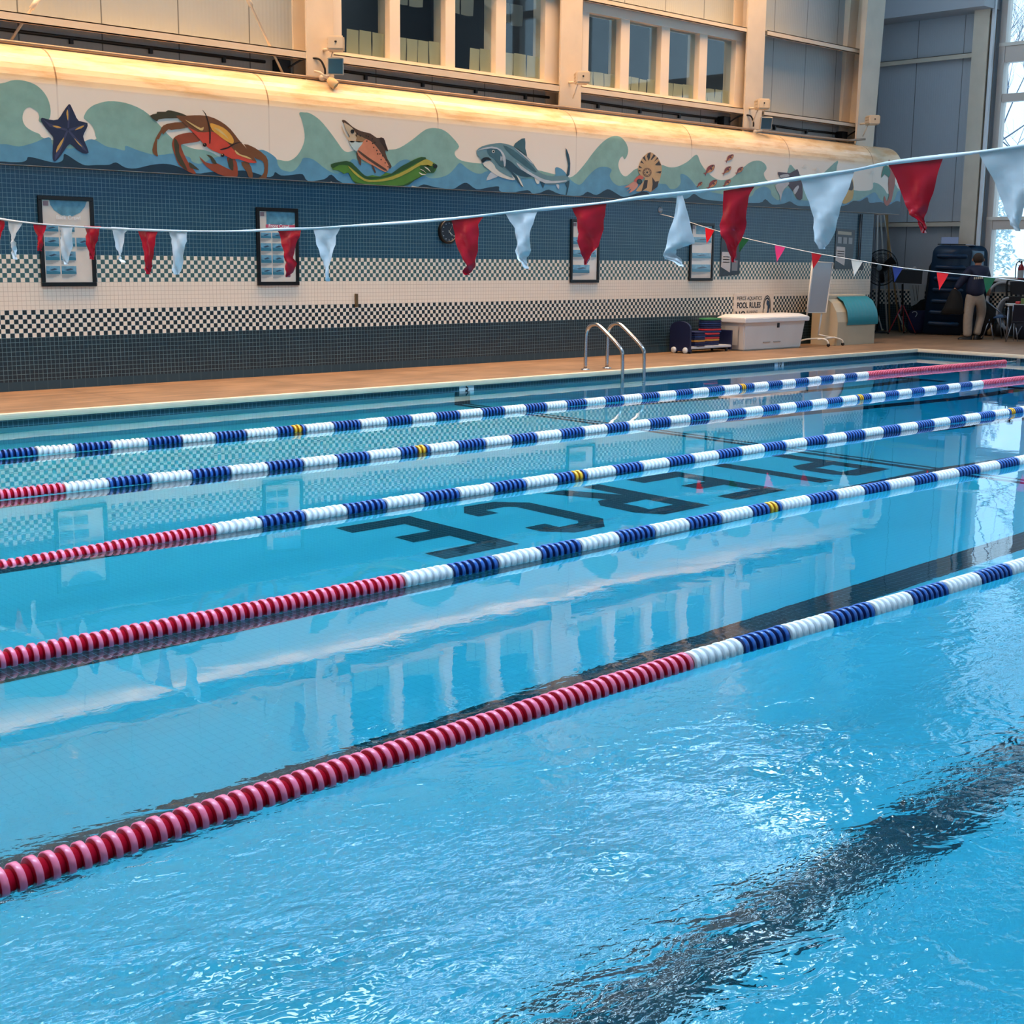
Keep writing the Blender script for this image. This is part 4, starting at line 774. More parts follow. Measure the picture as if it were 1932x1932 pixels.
# ------------------------------------------------------------------ posters and wall fittings
BLACK = mat((16, 17, 20), 0.3, name='black_frame')
def poster(x0, x1, z0, z1, label, head, rects, title=None, band=None, grp='framed swim posters'):
    t = thing('framed_poster', label, 'poster', ((x0+x1)/2, WY, z0), grp); y = WY-.03; w = .045
    b = MB()
    for a, c in (((x0, y, z0), (x1, WY-.002, z0+w)), ((x0, y, z1-w), (x1, WY-.002, z1)), ((x0, y, z0+w), (x0+w, WY-.002, z1-w)), ((x1-w, y, z0+w), (x1, WY-.002, z1-w))): b.box(a, c, bev=.006)
    b.build('frame', BLACK, t)
    X = lambda u: x0+w+(x1-x0-2*w)*u; Z = lambda v: z0+w+(z1-z0-2*w)*v; yy = WY-.012
    b = MB(); b.box((x0+w, yy, z0+w), (x1-w, WY-.004, z1-w)); pr = b.build('print', mat((222, 214, 204), 0.12, noise=0.05, nscale=5, coat=0.6), t)
    b = MB(); b.poly([(X(u), yy-.002, Z(v)) for u, v in head], 0); b.build('header_picture', mat((96, 150, 172), 0.14, noise=0.22, nscale=14, coat=.6), pr)
    for (u0, u1, v0, v1) in rects:
        b = MB(); b.box((X(u0), yy-.0035, Z(v0)), (X(u1), yy-.001, Z(v1)), 0)
        uc = (u0+u1)/2; b.poly([(X(u0+(u1-u0)*a), yy-.005, Z(v0+(v1-v0)*c)) for a, c in ((.2,.5),(.4,.62),(.6,.72),(.82,.6),(.6,.5),(.4,.42))], 1); b.poly([(X(u0+(u1-u0)*a), yy-.0045, Z(v0+(v1-v0)*c)) for a, c in ((0,.0),(1,.0),(1,.3),(.6,.42),(.3,.34),(0,.45))], 2)
        b.build('photo_panel', [mat((106, 160, 188), 0.15, noise=0.2, nscale=20, coat=.6), mat((62, 84, 104), 0.2, coat=.6), mat((60, 124, 150), 0.15, coat=.6)], pr)
        b = MB()
        for k in range(3):
            zz = Z(v0)-.012-.011*k
            if zz > z0+w+.01: b.box((X(u0), yy-.003, zz-.003), (X(u0)+(X(u1)-X(u0))*(.9-.2*k), yy-.001, zz))
        if b.v: b.build('caption', mat((150, 146, 142), 0.3), pr)
    if band:
        b = MB(); b.box((X(.18), yy-.004, Z(.77)), (X(1), yy-.001, Z(.815)), 0); b.build('title_band', mat(band, .2, coat=.5), pr)
    if title: text_mesh(title, .062, mat((232, 238, 240), 0.3), 'title', pr, (X(.54), yy-.006, Z(.792)), (1, 0, 0), (0, 0, 1), .001)
    b = MB(); b.box((X(.03), yy-.003, Z(.93)), (X(.14), yy-.001, Z(.985))); b.build('emblem', mat((150, 120, 124), .3), pr)
    return t
hd1 = [(.16,1),(.95,1),(.9,.93),(.8,.86),(.62,.81),(.4,.82),(.25,.88),(.18,.94)]; hd2 = [(.2,1),(1,1),(1,.84),(.9,.815),(.2,.815)]
g2 = [(.03,.32,.62,.70),(.35,.66,.62,.70),(.03,.32,.44,.55),(.35,.66,.44,.55),(.69,.97,.44,.55),(.03,.32,.27,.38),(.35,.66,.27,.38),(.03,.32,.1,.2),(.35,.66,.1,.2)]
poster(6.83, 7.48, 1.245, 2.225, 'framed crawl stroke poster at far left behind the pennants', hd1, g2, 'Back Crawl')
poster(9.63, 10.25, 1.24, 2.19, 'framed front crawl poster with a pink title band', hd2, [r for r in g2 if r[0] < .6], 'Front Crawl', (206, 92, 118))
poster(15.22, 15.86, 1.25, 2.20, 'framed poster behind the red pennant right of the clock', hd2, [(.03,.45,.62,.74),(.5,.95,.62,.74),(.03,.7,.4,.52),(.03,.7,.12,.26),(.75,.97,.4,.52)])
poster(18.07, 18.70, 1.27, 2.22, 'framed poster with three blue picture strips, near the red flag', [(.2,1),(1,1),(1,.84),(.2,.84)], [(.05,.97,.68,.78),(.05,.97,.38,.48),(.05,.97,.12,.26)])
def notice(pts, label, name, holes):
    P = [onY(x, y, WY-.012) for x, y in pts]; c = sum(P, Vector())/4; t = thing(name, label, 'notice', c, 'unframed dark notices')
    b = MB(); b.prism(P, (0, .01, 0)); pr = b.build('print', mat((44, 52, 62), 0.3, noise=.2, nscale=12), t)
    ex, ez = (P[1]-P[0]), (P[3]-P[0])
    for q, rgb, nm in holes:
        b = MB(); b.poly([P[0]+ex*u+ez*v+Vector((0, -.003, 0)) for u, v in q]); b.build(nm, mat(rgb, 0.4), t)
wl_ = [((.05,.44),(.5,.44),(.52,.8),(.5,.9),(.03,.78)), (204, 198, 196), 'paper_slip']
lines_ = [[((.12,v),(.46,v),(.46,v+.02),(.12,v+.02)), (60, 62, 70), 'printed_line'] for v in (.54, .60, .66)]
notice([(1362,438),(1398,440),(1395,518),(1358,522)], 'dark notice with a white slip, between the framed poster and the green flag', 'wall_notice', [wl_]+[[tuple((u, v) for u, v in l[0]), l[1], l[2]] for l in lines_]+[[((.6,.62),(.9,.62),(.9,.86),(.6,.86)), (128, 130, 134), 'picture']])
rng = [[((.1+.28*k,.2),(.3+.28*k,.2),(.3+.28*k,.36),(.1+.28*k,.36)), (150, 156, 162), 'picture'] for k in range(3)]
notice([(1578,431),(1614,434),(1607,508),(1574,508)], 'dark notice with round pictures near the end of the tiled wall', 'wall_notice', [wl_]+[[l[0], l[1], l[2]] for l in lines_]+rng+[[((.08,.06),(.8,.06),(.8,.14),(.08,.14)), (176, 170, 150), 'title_strip']])
# clock
cc = onY(843, 437, WY); ck = thing('wall_clock', 'round black wall clock half hidden by a red pennant', 'clock', cc)
b = MB(); b.lathe((cc.x, WY, cc.z), (0, -1, 0), [(0, .165), (.05, .165), (.06, .155), (.06, .138), (.045, .132)], 36); b.build('case', BLACK, ck)
b = MB(); b.lathe((cc.x, WY-.046, cc.z), (0, -1, 0), [(0, .135), (.001, 0)], 36); fc = b.build('dial', mat((40, 48, 58), .3), ck)
b = MB()
for k in range(12):
    a = k*math.pi/6; d = Vector((math.sin(a), 0, math.cos(a))); p = Vector((cc.x, WY-.05, cc.z))+d*.115; b.box(p-Vector((.006, .001, .006)), p+Vector((.006, .001, .006)))
b.build('hour_marks', mat((200, 206, 210), .5), fc)
for a, L, w, nm in ((2.45, .07, .005, 'hour_hand'), (2.2, .11, .004, 'minute_hand'), (.6, .11, .002, 'second_hand')):
    d = Vector((math.sin(a), 0, math.cos(a))); n_ = Vector((d.z, 0, -d.x)); o_ = Vector((cc.x, WY-.053, cc.z)); b = MB(); b.poly([o_-n_*w-d*.02, o_+n_*w-d*.02, o_+d*L+n_*w*.4, o_+d*L-n_*w*.4]); b.build(nm, mat((206, 208, 200), .4), ck)
# brass strip on the cream band
p0, p1 = onY(671, 554, WY), onY(671, 579, WY); b = MB(); b.box((p0.x-.02, WY-.03, p1.z), (p0.x+.02, WY-.002, p0.z), bev=.006); tag(b.build('wall_bracket', mat((116, 96, 66), 0.4, 0.5)), 'small upright brown metal bracket on the cream tile band', 'bracket')
# conduit and box by the end of the tiled wall
q = onY(1621, 450, WY); t = thing('wall_conduit', 'dark conduit dropping from the mural to a box near the end of the tiled wall', 'conduit', (q.x, WY, 1.5))
b = MB(); b.tube([(q.x-.03, WY-.02, 2.5), (q.x-.03, WY-.02, 1.62)], .014, 8); b.tube([(q.x+.03, WY-.02, 2.5), (q.x+.03, WY-.02, 1.62)], .010, 8); b.build('pipe', mat((52, 62, 74), .5), t)
b = MB(); b.box((q.x-.1, WY-.08, 1.46), (q.x+.08, WY-.002, 1.64), bev=.01); b.build('outlet_box', mat((58, 66, 76), .5), t)
# pool rules board
x0, x1 = onY(1384, 560, WY).x, onY(1459, 556, WY).x; z1 = 1.045; z0 = .45
sg = thing('rules_sign', 'cream pool rules board behind the white deck box', 'sign', ((x0+x1)/2, WY, z0)); y = WY-.012
b = MB(); b.box((x0, y, z0), (x1, WY-.002, z1), bev=.004); b.build('board', mat((232, 214, 196), .4), sg)
INK = mat((26, 30, 40), .5); W_ = x1-x0
text_mesh('PIERCE AQUATICS', .088, INK, 'lettering', sg, (x0+W_*.38, y-.003, z1-.085), (1, 0, 0), (0, 0, 1), .001, 1.0)
text_mesh('POOL RULES', .135, INK, 'lettering', sg, (x0+W_*.37, y-.003, z1-.205), (1, 0, 0), (0, 0, 1), .004, .9)
text_mesh('NO', .17, INK, 'lettering', sg, (x0+W_*.17, y-.003, z1-.37), (1, 0, 0), (0, 0, 1), .004, 1.1)
text_mesh('RUNNING', .07, mat((70, 74, 82), .5), 'lettering', sg, (x0+W_*.46, y-.003, z1-.32), (1, 0, 0), (0, 0, 1), .0, 1.0)
cx, cz = x0+W_*.83, z1-.22; b = MB()
def arch(r0, r1, m, yo):
    n_ = 20; o_ = [(cx+r0*.62*math.cos(a), y-yo, cz+r0*math.sin(a)*1.0) for a in [math.pi*1.12-k*math.pi*1.24/n_ for k in range(n_+1)]]; i_ = [(cx+r1*.62*math.cos(a), y-yo, cz+r1*math.sin(a)) for a in [math.pi*1.12-k*math.pi*1.24/n_ for k in range(n_+1)]]
    for k in range(n_): b.add([o_[k], o_[k+1], i_[k+1], i_[k]], [(0, 1, 2, 3)], m)
arch(.185, .165, 0, .003); arch(.15, .12, 0, .003); b.box((cx-.115, y-.004, cz-.2), (cx-.1, y-.002, cz-.05), 0); b.box((cx+.1, y-.004, cz-.2), (cx+.115, y-.002, cz-.05), 0)
b.poly([(cx-.01, y-.004, cz+.11), (cx+.05, y-.004, cz+.08), (cx+.075, y-.004, cz), (cx+.06, y-.004, cz-.1), (cx+.05, y-.004, cz-.16), (cx-.02, y-.004, cz-.16), (cx+.02, y-.004, cz-.08), (cx+.02, y-.004, cz), (cx-.02, y-.004, cz+.03)], 1)
b.build('emblem', [INK, mat((34, 62, 92), .5)], sg)

# ------------------------------------------------------------------ along the wall: kickboards, deck box, whiteboard, bin
NAVY = mat((18, 28, 66), .45, name='navy_plastic')
kr = thing('kickboard_rack', 'navy rolling rack with white wheels holding kickboards beside the deck box', 'rack', (18.1, 14.3, DECK))
RX0, RX1, RY0, RY1 = 17.55, 18.70, 14.1, 14.52
def round_top(y0, y1, z0, z1, x, th):
    pts = [(x, y0, z0), (x, y1, z0), (x, y1, z1-.12)]+[(x, (y0+y1)/2+(y1-y0)/2*math.cos(a), z1-.12+.12*math.sin(a)) for a in [k*math.pi/10 for k in range(1, 10)]]+[(x, y0, z1-.12)]
    return pts, (th, 0, 0)
b = MB(); p, e_ = round_top(RY0, RY1, DECK+.03, .63, RX0, .04)
b.prism(p, e_); b.build('side_panel', NAVY, kr)
b = MB(); b.box((RX0+.04, RY0+.02, DECK+.07), (RX1, RY1-.02, DECK+.11), bev=.01); b.build('shelf', mat((196, 200, 206), .5), kr)
b = MB(); b.box((RX1-.03, RY0+.02, DECK+.03), (RX1+.01, RY1-.02, .46), bev=.01); b.build('back_panel', NAVY, kr)
for x, y in ((RX0-.01, RY0+.08), (RX0-.01, RY1-.1)):
    b = MB(); b.lathe((x-.022, y, DECK+.05), (1, 0, 0), [(0, 0), (.0, .04), (.01, .05), (.03, .05), (.032, 0)], 16); b.build('wheel', mat((222, 226, 230), .4), kr)
for x in (RX0+.1, RX1-.1):
    for y in (RY0+.06, RY1-.06): b = MB(); b.lathe((x, y, DECK), (0, 0, 1), [(0, .02), (.05, .025), (.07, .015)], 10); b.build('caster', mat((20, 22, 28), .5), kr)
def kickboard(x, y, z, rgb, lab, yaw=0):
    L, w, t = .40, .27, .030; M = Matrix.Translation((x, y, z)) @ Matrix.Rotation(yaw, 4, 'Z')
    pts = [(-w/2, -L/2+.04), (-w/2+.04, -L/2), (w/2-.04, -L/2), (w/2, -L/2+.04), (w/2, L/2-.14)]+[(w/2*math.cos(a), L/2-.14+.14*math.sin(a)) for a in [k*math.pi/8 for k in range(1, 8)]]+[(-w/2, L/2-.14)]
    b = MB(); b.prism([M @ Vector((px, py, 0)) for px, py in pts], (0, 0, t)); o = b.build('kickboard', mat(rgb, .6, name='foam'))
    bm = bmesh.new(); bm.from_mesh(o.data); bmesh.ops.bevel(bm, geom=[e for e in bm.edges if abs(e.verts[0].co.z-e.verts[1].co.z) < 1e-5 and len(e.link_faces) == 2 and e.calc_face_angle(0) > .6], offset=.008, segments=2, affect='EDGES'); bm.to_mesh(o.data); bm.free()
    return tag(o, lab, 'kickboard', 'kickboards on the navy rack')
nv, rd, gn, yl, bl = (22, 34, 82), (204, 54, 66), (52, 128, 84), (206, 150, 70), (30, 58, 112)
lcol = [(nv, 'navy'), (nv, 'navy'), (yl, 'tan'), (nv, 'navy'), (bl, 'blue'), (nv, 'navy'), (nv, 'navy')]
ordl = ['bottom', 'second', 'third', 'fourth', 'fifth', 'sixth', 'seventh', 'eighth', 'ninth', 'tenth', 'eleventh', 'top']
for i, (cl, nm) in enumerate(lcol): kickboard(17.86, 14.3, DECK+.115+i*.034, cl, '%s kickboard, %s of the short left stack' % (nm, ordl[i] if i < 6 else 'top'), random.uniform(-.06, .06))
rcol = [(nv, 'navy'), (nv, 'navy'), (yl, 'orange'), (rd, 'red'), (nv, 'navy'), (rd, 'red'), (bl, 'blue'), (rd, 'coral red'), (nv, 'navy'), (nv, 'navy'), (bl, 'blue'), (nv, 'navy')]
for i, (cl, nm) in enumerate(rcol): kickboard(18.25+(.04 if i > 5 else 0), 14.3, DECK+.115+i*.034, cl, '%s kickboard, %s of the tall right stack' % (nm, ('topmost navy' if i == 11 else ordl[i])), math.radians(90)+random.uniform(-.06, .06))
kickboard(18.29, 14.3, DECK+.115+12*.034, gn, 'green kickboard lying on top of the tall right stack', math.radians(90))
# white deck box
bx = thing('deck_box', 'large white deck storage box with an overhanging lid', 'storage box', (19.75, 14.25, DECK)); WP = mat((222, 218, 214), .42, noise=.04, nscale=2, name='white_plastic')
X0, X1, Y0, Y1, zt = 18.84, 20.62, 13.98, 14.50, .60
b = MB(); i_ = .06
vs = [(X0+i_, Y0+.04, DECK), (X1-i_, Y0+.04, DECK), (X1-i_, Y1, DECK), (X0+i_, Y1, DECK), (X0, Y0, zt), (X1, Y0, zt), (X1, Y1, zt), (X0, Y1, zt)]
bm = bmesh.new(); V = [bm.verts.new(v) for v in vs]
for f_ in ((3,2,1,0),(4,5,6,7),(0,1,5,4),(1,2,6,5),(2,3,7,6),(3,0,4,7)): bm.faces.new([V[k] for k in f_])
bmesh.ops.bevel(bm, geom=bm.edges[:], offset=.02, segments=2, affect='EDGES'); b.bm(bm); b.build('body', WP, bx)
b = MB(); bm = bmesh.new(); o_ = .05
vs = [(X0-o_, Y0-o_, zt-.02), (X1+o_, Y0-o_, zt-.02), (X1+o_, Y1+.03, zt-.02), (X0-o_, Y1+.03, zt-.02), (X0-o_, Y0-o_, zt+.06), (X1+o_, Y0-o_, zt+.06), (X1+o_, Y1+.03, zt+.06), (X0-o_, Y1+.03, zt+.06)]
V = [bm.verts.new(v) for v in vs]
for f_ in ((3,2,1,0),(0,1,5,4),(1,2,6,5),(2,3,7,6),(3,0,4,7)): bm.faces.new([V[k] for k in f_])
T4 = [bm.verts.new(v) for v in ((X0+.07, Y0+.08, zt+.11), (X1-.07, Y0+.08, zt+.11), (X1-.07, Y1-.03, zt+.11), (X0+.07, Y1-.03, zt+.11))]
bm.faces.new(T4)
for k in range(4): bm.faces.new([V[4+k], V[4+(k+1) % 4], T4[(k+1) % 4], T4[k]])
bmesh.ops.bevel(bm, geom=bm.edges[:], offset=.01, segments=2, affect='EDGES'); b.bm(bm); b.build('lid', mat((232, 230, 230), .3), bx)
b = MB(); b.add([(X0+.01, Y0+.14, .2), (X0+.01, Y1-.14, .2), (X0-.012, Y1-.12, .52), (X0-.012, Y0+.12, .52)], [(0, 1, 2, 3)]); b.build('side_panel', mat((212, 206, 200), .45), bx)
b = MB(); b.box((19.78, Y0-.012, .48), (19.83, Y0+.02, .56), bev=.006); b.build('latch', mat((52, 52, 58), .4, .5), bx)
b = MB()
for x in (19.42, 19.72): b.box((x, Y0+.017, .232), (x+.2, Y0+.04, .247), bev=.003)
b.build('drain_slot', mat((168, 160, 152), .5), bx)
# whiteboard on casters
wb = thing('whiteboard', 'tall narrow whiteboard on a white wheeled frame behind the deck box', 'whiteboard', (21.3, 14.2, DECK)); WF = mat((226, 222, 214), .4, name='white_tube')
a = [onY(x, y, 14.1) for x, y in ((1535, 494), (1571, 495), (1558, 590), (1524, 590))]
b = MB(); A, B_, C_, D_ = a; b.prism([A, B_, C_, D_], (.0, .02, 0)); b.build('board', mat((178, 180, 184), .2), wb)
b = MB(); b.tube([A, B_, C_, D_], .014, 6, closed=True); b.tube([A+Vector((-.03, 0, .02)), D_+Vector((-.03, 0, -.1))], .016, 8); b.build('board_frame', WF, wb)
foot = [onV(x, y, (21.3, 14.0)) for x, y in ((1530, 640), (1549, 652), (1580, 646))]
c0 = Vector((C_.x-.12, 14.12, 0)); b = MB(); b.tube([C_+Vector((-.1, .02, 0)), (c0.x-.05, 14.12, .30)], .015, 8); b.build('upright', WF, wb)
fx = c0.x
b = MB(); b.tube([(fx-.32, 13.95, .24), (fx+.22, 13.95, .26)], .015, 8); b.tube(smooth_path([(fx-.30, 14.42, .17), (fx-.28, 14.2, .23), (fx-.22, 13.95, .25), (fx-.18, 13.85, .22), (fx-.17, 13.82, .16)], 4), .015, 8); b.tube(smooth_path([(fx-.05, 14.12, .31), (fx+.1, 14.0, .27), (fx+.22, 13.92, .25), (fx+.32, 13.86, .21), (fx+.34, 13.85, .16)], 4), .015, 8); b.build('wheeled_base', WF, wb)
for x, y in ((fx-.17, 13.82), (fx+.34, 13.85), (fx-.30, 14.42)): b = MB(); b.lathe((x-.012, y, DECK+.03), (1, 0, 0), [(0, 0), (0, .03), (.024, .03), (.024, 0)], 12); b.build('caster', mat((26, 24, 26), .5), wb)
# beige deck bin with teal sliding lid
bn = thing('resin_bin', 'beige resin bin with a ribbed teal front lid near the wall end', 'storage bin', (22.5, 14.2, DECK)); BG = mat((196, 182, 156), .5, noise=.04, nscale=3, name='beige_resin')
Xa, Xb, Ya, Yb = 21.55, 22.80, 13.92, 14.48
def binprof(x): return [(x, Yb, DECK), (x, Ya, DECK), (x, Ya, DECK+.42), (x, Ya+.04, DECK+.60), (x, Ya+.14, DECK+.76), (x, Ya+.26, DECK+.84), (x, Yb, DECK+.86)]
b = MB(); P = binprof(Xa); b.prism(P, (Xb-Xa, 0, 0)); b.build('body', BG, bn)
b = MB(); s_ = [(Ya-.015, DECK+.36), (Ya-.03, DECK+.42), (Ya+.01, DECK+.62), (Ya+.11, DECK+.79), (Ya+.24, DECK+.87)]
nr = 26; vs = []; fs = []
for i in range(nr+1):
    x = Xa+.28+(Xb-Xa-.22)*i/nr
    for k, (y, z) in enumerate(s_): vs.append((x, y-(.014 if (i % 3 == 0 and 1 < k) else 0), z))
fs = [(i*5+k, i*5+k+1, (i+1)*5+k+1, (i+1)*5+k) for i in range(nr) for k in range(4)]; b.add(vs, fs, 0, True)
b.build('sliding_lid', mat((26, 136, 152), .4, name='teal_plastic'), bn)
b = MB(); b.box((Xa-.02, Ya+.24, DECK+.82), (Xb+.02, Yb+.02, DECK+.90), bev=.02); b.build('top_lid', mat((206, 190, 164), .5), bn)
# ------------------------------------------------------------------ end wall: column, downpipe, girts, tall window
b = MB(); b.box((27.28, 14.42, DECK), (27.31, 14.76, CEIL)); b.box((27.31, 14.57, DECK), (EX, 14.61, CEIL)); b.box((27.57, 14.42, DECK), (EX, 14.76, CEIL))
b.box((27.29, 14.42, 6.55), (27.31, 14.76, 6.6)); tag(b.build('column', WHITE_STEEL), 'tan steel column between the grey end wall and the tall window', 'column', kind='structure')
b = MB(); b.box((27.33, 14.33, 1.3), (27.40, 14.40, CEIL), bev=.01); tag(b.build('downpipe', mat((236, 238, 242), .35, name='white_trim')), 'white square pipe running up beside the tall window', 'pipe')
for z0, z1, nm in ((5.82, 5.92, 'upper'), (2.38, 2.48, 'lower')):
    b = MB(); b.box((27.42, 14.76, z0), (27.44, 17.1, z1)); b.box((27.42, 14.76, z1-.012), (EX, 17.1, z1)); tag(b.build('beam', WHITE_STEEL), '%s pale girt across the grey end wall' % nm, 'beam', kind='structure')
wn = thing('window_3', 'tall daylight window filling the end wall right of the column', 'window', (EX, 11, 1.3), kind='structure')
WPAINT = mat((214, 200, 190), .4, name='window_paint')
zs = [(1.33, 2.31), (2.57, 4.89), (5.05, 5.67), (6.04, 8.1), (8.3, 10.1)]; y = 14.17; cols = []
while y > .8: cols.append((y-.98, y)); y -= 1.27
b = MB(); e_ = [14.30]+[v for c in cols for v in (c[1], c[0])]+[.2]
for i in range(0, len(e_), 2): b.box((EX-.06, e_[i+1], 1.28), (EX+.16, e_[i], 10.2), bev=.01)
for a, c in ((1.28, 1.33), (2.31, 2.57), (4.89, 5.05), (5.67, 6.04), (8.1, 8.3), (10.1, 10.2)): b.box((EX-.04, .2, a), (EX+.14, 14.3, c), bev=.01)
b.build('window_frame', WPAINT, wn)
b = MB(); b.box((EX-.07, .2, 5.99), (EX-.03, 14.3, 6.06)); b.box((EX-.07, .2, 2.50), (EX-.03, 14.3, 2.57)); b.build('rail_trim', mat((236, 226, 214), .4), wn)
for c0, c1 in cols:
    for a, c in zs: b = MB(); b.box((EX+.05, c0-.01, a-.01), (EX+.056, c1+.01, c+.01)); b.build('window_pane', GLASS, wn)
b = MB(); b.box((27.30, .2, 1.24), (EX+.02, 14.32, 1.285), bev=.008); b.build('window_sill', mat((206, 204, 204), .4), wn)

# ------------------------------------------------------------------ outside the window
gm = mat((214, 220, 226), .9, noise=.1, nscale=.6, name='pale_ground')
b = MB(); b.box((EX+.4, -30, -.6), (80, 50, -.3)); tag(b.build('ground', gm), 'pale winter ground outside the window', 'ground', kind='structure')
def bare_tree(x, y, h, seed, label):
    rnd = random.Random(seed); t = thing('bare_tree', label, 'tree', (x, y, -.3), 'trees outside the window'); tr = MB(); br = MB()
    def grow(p, d, L, r, n, mb):
        q = [p]; v = d.copy()
        for k in range(4): v = (v+Vector((rnd.uniform(-.16, .16), rnd.uniform(-.16, .16), rnd.uniform(-.03, .14)))).normalized(); q.append(q[-1]+v*L/4)
        mb.tube(q, [r*(1-.5*k/4) for k in range(5)], 5, caps=False)
        if n > 0:
            for k in range(rnd.choice((3, 4))):
                a = q[rnd.choice((2, 3, 4, 4))]; nd = (v+Vector((rnd.uniform(-.9, .9), rnd.uniform(-.9, .9), rnd.uniform(-.2, .6)))).normalized(); grow(a, nd, L*rnd.uniform(.6, .8), r*.5, n-1, br)
    grow(Vector((x, y, -.3)), Vector((rnd.uniform(-.1, .1), rnd.uniform(-.1, .1), 1)), h*.42, .10, 5, tr)
    BK = mat((104, 110, 126), .9, name='bark'); tr.build('trunk', BK, t); br.build('branches', BK, t)
bare_tree(33.2, 15.4, 8.5, 3, 'bare tree closest to the window, branching across the middle panes'); bare_tree(38.5, 19.6, 10, 8, 'bare tree farther off behind the upper panes'); bare_tree(40.5, 14.0, 9, 12, 'bare tree at the right edge beyond the window')
bare_tree(36, 8, 9, 21, 'bare tree outside the part of the window beyond the right edge')
def bush(x, y, z, r, hh, seed, label, rgb):
    rnd = random.Random(seed); t = thing('evergreen_bush', label, 'bush', (x, y, -.3), 'bushes outside the window'); b = MB()
    for k in range(700):
        th, u = rnd.uniform(0, 6.283), rnd.uniform(0, 1); rr = r*(1-.75*u)*(.6+.4*rnd.random())*(1+.2*math.sin(3*th+u*7))
        p = Vector((x+rr*math.cos(th), y+rr*math.sin(th), z+hh*u)); a = Vector((rnd.gauss(0, 1), rnd.gauss(0, 1), rnd.gauss(0, .6))).normalized(); c = a.cross(Vector((rnd.gauss(0, 1), rnd.gauss(0, 1), rnd.gauss(0, 1)))).normalized()
        b.add([p-a*.09, p+c*.035, p+a*.09, p-c*.035], [(0, 1, 2, 3)])
    b.build('foliage', mat(rgb, .8, noise=.2, nscale=3, name='leaves'), t); b = MB(); b.tube([(x, y, -.3), (x, y, z+hh*.8)], [.08, .02], 6); b.build('trunk', mat((90, 80, 70), .9), t)
bush(33.6, 17.6, -.1, 1.1, 3.2, 5, 'grey-green conical bush at the left of the lowest window pane', (196, 214, 214)); bush(35.6, 18.3, 1.5, .8, 2.6, 6, 'tall grey-green bush behind the middle pane', (200, 216, 220))

# ------------------------------------------------------------------ corner clutter
def loft(b, rows, base, m=None, n=14, off0=0.0, wob=0.0):
    """elliptical sections between two outline pixels; rows: (x left, x right, y, thickness, depth offset)"""
    vs = []; d = Vector((base[0], base[1], 0)).normalized()
    for i, rw in enumerate(rows):
        xl, xr, y, th = rw[:4]; of = off0+(rw[4] if len(rw) > 4 else 0)
        A, B_ = onV(xl, y, base, of), onV(xr, y, base, of); c = (A+B_)/2; e = (B_-A)/2
        for k in range(n):
            an = 2*math.pi*k/n; w = 1+wob*math.sin(k*2.3+i*1.7); vs.append(c+e*math.cos(an)*w+d*th/2*math.sin(an)*w)
    fs = [(i*n+k, i*n+(k+1) % n, (i+1)*n+(k+1) % n, (i+1)*n+k) for i in range(len(rows)-1) for k in range(n)]
    fs += [tuple(range(n)), tuple((len(rows)-1)*n+k for k in range(n))]
    b.add(vs, fs, m, True)
CLAMP = lambda p, x=27.4, yy=17.0: Vector((min(p.x, x), min(p.y, yy), p.z))
POLE_W = mat((238, 236, 230), .35, name='painted_pole'); POLE_T = mat((176, 140, 92), .5, name='wood_pole'); POLE_G = mat((150, 156, 164), .35, .4)
for (xt, yt, xb, yb, X_, m, lab) in ((1648.6, 404, 1633, 606, 26.6, POLE_T, 'wooden pole at far left of the bundle in the corner'), (1652, 404, 1641, 610, 26.9, POLE_G, 'grey pole second from left in the corner bundle'), (1656, 404, 1653, 620, 26.8, POLE_W, 'white upright pole left of the fan hub'), (1661.5, 404, 1675, 614, 27.1, POLE_W, 'white pole passing behind the fan hub'), (1674, 404, 1679.5, 612, 27.1, POLE_T, 'pale pole right of the fan hub, nearly upright'), (1668, 404, 1708, 619, 27.2, POLE_W, 'white pole slanting right across the corner bundle'), (1673, 420, 1699, 610, 27.0, POLE_T, 'wooden pole slanting behind the red tripod')):
    B_ = onZ(xb, yb, DECK); B_ = onX(xb, yb, min(B_.x, X_)); B_.z = DECK
    T_ = onV(xt, yt, B_, .2); d_ = T_-B_; T2 = B_+d_*1.12; T2.x = min(T2.x, 27.35)
    b = MB(); b.tube([B_, T2], .020, 8); tag(b.build('pole', m), lab, 'pole', 'poles leaning in the corner')
def prop_frame(px, py, X=None):
    p = onZ(px, py, DECK)
    if X and p.x > X: p = p*(X/p.x)
    p.z = DECK; return p
# broom and short stick
B_ = prop_frame(1665, 623, 26.9); t = thing('short_pole', 'short white pole leaning low beside the bin', 'pole', B_); b = MB(); b.tube([B_, onV(1654, 584, B_)], .014, 8); b.build('shaft', POLE_W, t); b = MB(); b.ball(B_+Vector((0, 0, .03)), .03, n=10); b.build('tip', mat((200, 190, 160), .5), t)
B_ = prop_frame(1708, 621, 27.0); t = thing('brush', 'pool brush with pale handle leaning behind the red tripod', 'brush', B_); A_ = onV(1703, 612, B_); b = MB(); b.tube([A_, onV(1694, 590, B_)], .014, 8); b.build('handle', POLE_W, t); b = MB(); b.tube([B_+Vector((0, 0, .03)), A_], [.05, .03], 8); b.build('bristles', mat((196, 176, 130), .8), t)
